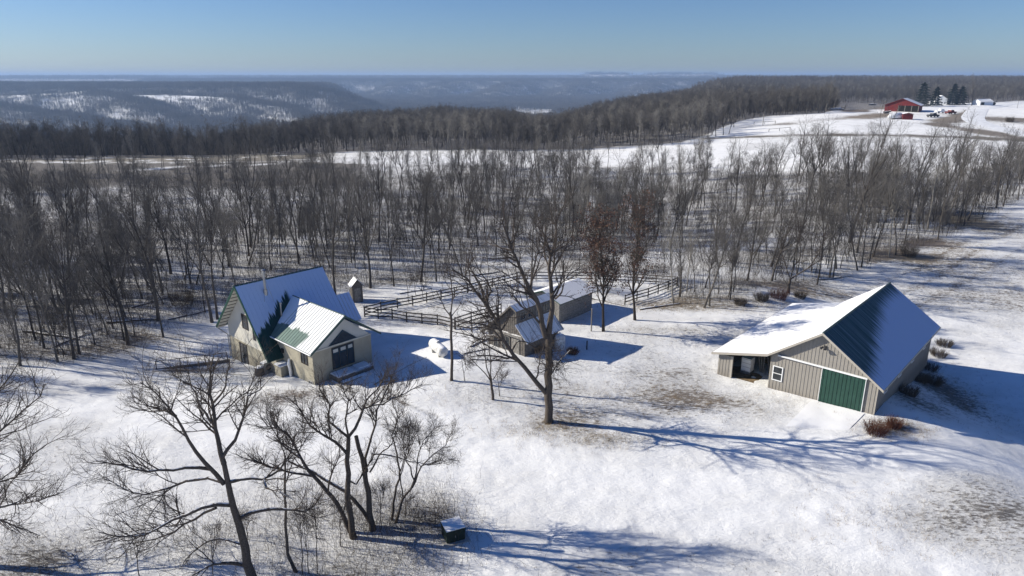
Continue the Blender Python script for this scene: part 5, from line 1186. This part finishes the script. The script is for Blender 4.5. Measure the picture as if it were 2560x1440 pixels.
def f_plat(x, y): return (fbm(x/700+8, y/500) < .60) & (r2.random(len(x)) < .8)
hill(-8500, 8500, 5600, 11500, 105, [4, 5], f_plat, (1.3, 2.0))
print('hill clumps', len(rows))
forest('hill_forest', 'leafless forest on the far blue hills', rows, CL)
# ---------------------------------------------------------------- far farmstead
def road(name, pts, w, mt, kind='structure'):
    W = [gt(*q) for q in pts]; P = resample(W, 60); m = MB(); V = []
    for i in range(60):
        d = P[min(i+1, 59)]-P[max(i-1, 0)]; s = np.array([-d[1], d[0], 0]); s = s/np.linalg.norm(s)*w/2
        for k in (-1, -.5, 0, .5, 1): q = P[i]+s*k; V.append((q[0], q[1], hz(q[0], q[1])+.07+(.10 if abs(k) < 1 else 0)))
    m.add(V, [(i*5+j, i*5+j+1, i*5+j+6, i*5+j+5) for i in range(59) for j in range(4)], smooth=True)
    m.m = [1 if j in (1,) else 0 for i in range(59) for j in range(4)]
    return m.build(name, [mt, mt], kind=kind)
M['roadsnow'] = simple('packed_snow_road', (.78, .79, .80), .8, .10, .4, bump=.2)
road('road', [(2640, 247), (2560, 256), (2510, 263), (2468, 273), (2436, 286), (2430, 298), (2455, 311), (2500, 323), (2560, 336), (2640, 352)], 9.0, 'roadsnow')
def gable_bld(px, py, rz, w, d, hw, ha, wall, roof, label, name, cat, ov=.4, front=None):
    p = gt(px, py); o = empty(name, p, rz, label=label, cat=cat)
    m = MB(); m.prism([(-w/2, 0, -1.5), (w/2, 0, -1.5), (w/2, 0, hw), (0, 0, ha), (-w/2, 0, hw)], (0, d, 0)); m.build('wall', wall, o)
    m = MB(); k = (ha-hw)/(w/2)
    for s in (-1, 1): m.slab((0, -ov, ha+.25+.002*s), (0, d+ov, ha+.25+.002*s), (s*(w/2+ov), d+ov, hw+.25-k*ov), (s*(w/2+ov), -ov, hw+.25-k*ov), .15, 0, 1)
    m.build('roof', [roof, wall], o); return o
o = gable_bld(2253, 279, -.62, 15, 14, 3.0, 6.0, 'red', 'snow', 'red pole barn with snowy roof on the far hill', 'red_barn', 'barn', .6)
m = MB(); m.box(-1.5, 7.2, -.06, -.01, -.3, 2.9); m.build('shade_panel', 'dark', o)  # dark sheet on the closed wall, painting the shade of an open front
for x in (-1.5, 1.4, 4.3, 7.2): m = MB(); m.box(x-.15, x+.15, -.2, -.07, -.3, 2.9); m.build('post', 'greywood2', o)
o = gable_bld(2269, 299, -.25, 4.0, 3.2, 2.2, 2.7, 'red', 'snow', 'tiny red shed in front of the red barn', 'red_shed', 'shed', .2)
m = MB(); m.box(-.5, .5, -.05, -.01, -.2, 1.8); m.build('door', 'red', o)
o = gable_bld(2352, 262, -.35, 9, 10, 5.0, 8.0, 'white', 'snow', 'white farmhouse half hidden behind the spruces', 'farmhouse', 'house', .3)
for x, z in ((-2.6, 1), (0, 1), (2.4, 1), (-.6, 4.2)):
    window(o, (x, -.02, z), (1, 0, 0), 1.5, 1.0, (0, -1, 0), 'white', (0, 1), .1)
m = MB(); m.box(-8.5, -4.52, 1, 7, -1, 2.6); m.build('side_wing', 'white', o)
o = gable_bld(2440, 262, -1.35, 8, 14, 2.8, 4.8, 'white', 'snow', 'long low white garage with dark carport right of the spruces', 'garage', 'garage', .4)
m = MB(); m.box(4.02, 4.06, 1, 4.6, -.2, 2.3); m.build('shade_panel', 'dark', o)  # flat dark panel painted as carport shade; the wall behind is solid
def spruce(px, py, H, R, seed, label):
    p = gt(px, py); t = empty('spruce_tree', p, 0, label=label, cat='tree', group='dark spruces by the far farmhouse'); r = np.random.default_rng(seed)
    m = MB(); m.tube([(0, 0, -.5), (0, 0, H)], [.3, .04], 7); m.build('trunk', 'bark', t)
    n = 5200; z = H*(.06+.93*r.random(n)**1.15); rr = R*(1-z/H)**.55*(.35+.65*r.random(n)**.5)*(.8+.35*np.sin(z*3.1+seed)); a = r.random(n)*2*pi
    rr *= (.85+.3*np.sin(a*3+z))*(.75+.5*fbm(z/1.3+seed*7, a*1.2+seed)); C_ = np.stack([np.cos(a)*rr, np.sin(a)*rr, z-.22*rr], -1)
    d = norm(np.stack([np.cos(a), np.sin(a), np.full(n, -.25)], -1)+r.normal(size=(n, 3))*.25)*.45; s = norm(np.cross(d, r.normal(size=(n, 3))))*.17
    V = np.stack([C_-d, C_-s, C_+d, C_+s], 1).reshape(-1, 3); fastmesh('crown', V, np.arange(n*4).reshape(-1, 4), 'needle', parent=t)
spruce(2303, 266, 20, 8.5, 1, 'tallest left spruce beside the far red barn'); spruce(2337, 264, 16, 6.0, 2, 'smaller spruce second from the left by the farmhouse'); spruce(2380, 262, 18.5, 7.0, 3, 'third spruce from the left by the farmhouse'); spruce(2400, 262, 16, 7.5, 4, 'rightmost spruce before the long low garage')
for px, py, h, w, l in [(2483, 263, 2.6, 3.5, 'round evergreen bush at the end of the long low garage')]:
    p = gt(px, py); r = np.random.default_rng(int(px)); n = 1600; d = norm(r.normal(size=(n, 3))); q = d*np.array([w*.5, w*.5, h*.5])*(.5+.5*r.random((n, 1))**.4)+np.array([0, 0, h*.5]); a = norm(r.normal(size=(n, 3)))*.3; b_ = norm(np.cross(a, r.normal(size=(n, 3))))*.15
    o = fastmesh('bush', np.stack([q-a, q-b_, q+a, q+b_], 1).reshape(-1, 3), np.arange(n*4).reshape(-1, 4), 'needle'); o.location = p; tag(o, l, 'bush')
shrub(gt(2524, 305), 2.4, 4, 160, 281, 'brush', 'dark twiggy bush inside the bend of the far road')
p = gt(2430, 264); place_tree(FARP, p.x, p.y, 22/17, 1.0, 'tall bare tree standing above the far low garage', 'lone trees by the far farm', z=p.z)
for i, (px, py, dy, sc_) in enumerate([(2470, 256, 6, .8), (2360, 256, 14, .9), (2290, 258, 18, .85)]):
    p = gt(px, py); place_tree(FARP, p.x, p.y+dy, sc_, i*2., ['bare tree at the end of the long low garage', 'bare tree behind the white farmhouse', 'bare tree behind the tallest left spruce'][i], 'lone trees by the far farm')
p = gt(2318, 264); place_tree(FARP, p.x, p.y+4, .7, 2.0, 'bare tree between the two left spruces', 'lone trees by the far farm')
for px, py, h, l in [(2332, 264, 9.5, 'utility pole in front of the second spruce'), (2543, 271, 9, 'utility pole beside the far road near the right edge'), (1907, 314, 6.0, 'thin pole standing alone in the far snowy field')]:
    p = gt(px, py); o = empty('utility_pole', p, 0, label=l, cat='pole'); m = MB(); m.tube([(0, 0, -.5), (0, 0, h)], [.16, .11], 7); m.build('shaft', 'greywood2', o); m = MB(); m.box(-.9, .9, -.06, .06, h-.7, h-.55); m.build('crossarm', 'greywood', o)
def vehicle(px, py, rz, label, mt, name, cat):
    p = gt(px, py); o = empty(name, p, rz, label=label, cat=cat); m = MB()
    m.prism([(-2.6, -.95, .5), (2.6, -.95, .5), (2.6, -.95, 1.15), (1.3, -.95, 1.2), (.7, -.95, 1.85), (-.7, -.95, 1.85), (-.9, -.95, 1.2), (-2.6, -.95, 1.15)], (0, 1.9, 0)); m.build('body', mt, o)
    for x in (-1.7, 1.7):
        for y in (-.9, .9): m = MB(); m.tube([(x, y-.12, .38), (x, y+.12, .38)], .38, 12); m.build('wheel', 'asph', o)
    m = MB(); m.prism([(-.8, -.9, 1.86), (.75, -.9, 1.86), (.6, -.9, 1.98), (-.7, -.9, 1.98)], (0, 1.8, 0)); m.build('snow_cap', 'snow', o)
vehicle(2376, 285, .3, 'dull red pickup parked right of the red barn', 'rust', 'pickup', 'truck')
vehicle(2352, 283, .1, 'snow-covered pale pickup left of the dull red one', 'white', 'pickup', 'truck')
vehicle(2332, 293, .2, 'low dark trailer-like wreck in the snow below the pickups', 'asph', 'wreck', 'car wreck')
# snow covered boat-like mound in front of the red barn
p = gt(2240, 297); o = empty('covered_boat', p, .15, label='snow-covered rounded hull lying left of the tiny red shed', cat='boat')
m = MB(); m.tube([(-4, 0, .9), (-3, 0, 1.0), (-1, 0, 1.1), (1.5, 0, 1.1), (3, 0, 1.15), (3.9, 0, 1.3)], [.4, 1.1, 1.4, 1.4, .9, .1], 12); m.build('hull', 'white', o)
m = MB(); m.tube([(-3.4, 0, 1.5), (-1, 0, 1.8), (1.5, 0, 1.8), (3, 0, 1.7)], [.5, 1.05, 1.05, .4], 12); m.build('snow_cap', 'snow', o); m = MB(); m.box(-2.5, 2.5, -1.2, 1.2, -.1, .3); m.build('cradle', 'asph', o)
for i, (a, b2) in enumerate([((1885, 312), (1938, 309)), ((1922, 330), (1975, 325))]): fence('field_fence', ['short low fence remnant in the far field by the thin pole', 'broken low rail line in the far field below the thin pole'][i], [a, ((a[0]+b2[0])/2, (a[1]+b2[1])/2), b2], 1.2, 1, 'greywood', .1, 'field fence remnants')
for i, (px, py, w, l) in enumerate([(2090, 276, 9, 'snowy heap of logs on the field edge left of the red barn'), (2180, 263, 8, 'snow-topped fallen trunk at the field edge just left of the red barn'), (2215, 284, 4, 'snowy junk pile against the red barn')]):
    p = gt(px, py); o = empty('log_pile', p, .2, label=l, cat='log pile'); m = MB()
    for k in range(9): y = rnd.uniform(-1, 1); z = rnd.uniform(.2, 1.1); m.tube([(-w/2*rnd.uniform(.5, 1), y, z), (w/2*rnd.uniform(.5, 1), y+rnd.uniform(-.8, .8), z+rnd.uniform(-.2, .5))], rnd.uniform(.2, .35), 6)
    m.build('log', 'log', o)
# dark scrub at the left end of the far field, hedgerow bits
for i, (px, py) in enumerate([(1770, 343), (1790, 341), (1808, 338), (1822, 335), (1780, 337), (1835, 318)]):
    p = gt(px, py); pr = FARP; place_tree(pr, p.x, p.y, 9.5/pr[2], i*1.3, ['leftmost', 'second', 'third', 'rightmost', 'hindmost', 'smallest, uppermost'][i]+' of the dark scrub trees at the left end of the far snowy field', 'dark scrub trees at the far field')
# radio masts
for px, top, l in [(961, 168, 'taller thin radio mast on the horizon'), (989, 178, 'shorter thin radio mast on the horizon, right of the taller')]:
    Y = 7000.; q = atY(px, 194, Y); t = atY(px, top, Y); z0 = hz(q.x, Y); o = empty('radio_mast', (q.x, Y, z0), 0, label=l, cat='mast'); m = MB(); Hh = t.z-z0; m.tube([(0, 0, -2), (0, 0, Hh)], [1.6, 1.2], 6)
    m.tube([(0, 0, Hh*.9), (60, 30, 0)], .25, 4); m.tube([(0, 0, Hh*.9), (-60, 30, 0)], .25, 4); m.build('lattice', 'metal', o)
# ---------------------------------------------------------------- light, sky, haze
SUN_AZ = radians(-9)   # light travels toward +x and slightly toward the camera
SUN_EL = radians(28)
sd = Vector((-cos(SUN_AZ), -sin(SUN_AZ), 0)).normalized()*cos(SUN_EL)+Vector((0, 0, sin(SUN_EL)))   # to the sun
L = bpy.data.lights.new('sun', 'SUN'); L.energy = 5.0; L.angle = radians(.5); L.color = (1, .935, .81)
so = bpy.data.objects.new('sun', L); COL.objects.link(so); so.rotation_euler = sd.to_track_quat('Z', 'Y').to_euler()
w = bpy.data.worlds.new('World'); SC.world = w; w.use_nodes = True; nt = w.node_tree
sk = nt.nodes.new('ShaderNodeTexSky'); sk.sky_type = 'NISHITA'; sk.sun_disc = False; sk.sun_elevation = SUN_EL
sk.sun_rotation = math.atan2(sd.x, sd.y); sk.altitude = 300; sk.air_density = 1.0; sk.dust_density = .35; sk.ozone_density = 3.0
mx = nt.nodes.new('ShaderNodeMix'); mx.data_type = 'RGBA'; mx.blend_type = 'MULTIPLY'; mx.inputs[0].default_value = 1
nt.links.new(sk.outputs[0], mx.inputs[6]); tc = nt.nodes.new('ShaderNodeTexCoord'); sx_ = nt.nodes.new('ShaderNodeSeparateXYZ'); nt.links.new(tc.outputs['Generated'], sx_.inputs[0])
mr = nt.nodes.new('ShaderNodeMapRange'); mr.inputs[1].default_value = 0; mr.inputs[2].default_value = .45; nt.links.new(sx_.outputs[2], mr.inputs[0])
mc = nt.nodes.new('ShaderNodeMix'); mc.data_type = 'RGBA'; mc.inputs[6].default_value = (.68, .82, 1.10, 1); mc.inputs[7].default_value = (.36, .62, 1.06, 1); nt.links.new(mr.outputs[0], mc.inputs[0]); nt.links.new(mc.outputs[2], mx.inputs[7]); nt.links.new(mx.outputs[2], nt.nodes['Background'].inputs[0]); nt.nodes['Background'].inputs[1].default_value = .070
m = MB(); m.box(-14000, 14000, -60, 15500, -140, 75)
hz_m = bpy.data.materials.new('haze_air'); hz_m.use_nodes = True; q = hz_m.node_tree; q.nodes.remove(q.nodes['Principled BSDF'])
v = q.nodes.new('ShaderNodeVolumePrincipled'); v.inputs['Color'].default_value = (.46, .66, 1, 1); v.inputs['Density'].default_value = .00014; v.inputs['Anisotropy'].default_value = .1
q.links.new(v.outputs[0], q.nodes['Material Output'].inputs['Volume'])
HAZE = True
if HAZE: m.build('haze', hz_m, kind='stuff')
SC.view_settings.view_transform = 'Standard'; SC.view_settings.look = 'None'; SC.view_settings.exposure = .43; SC.view_settings.gamma = 1
c = SC.cycles; c.max_bounces = 5; c.diffuse_bounces = 2; c.glossy_bounces = 2; c.transmission_bounces = 2; c.volume_bounces = 0; c.transparent_max_bounces = 8; c.use_adaptive_sampling = True; c.adaptive_threshold = .012
c.use_denoising = True; c.denoising_prefilter = "ACCURATE"
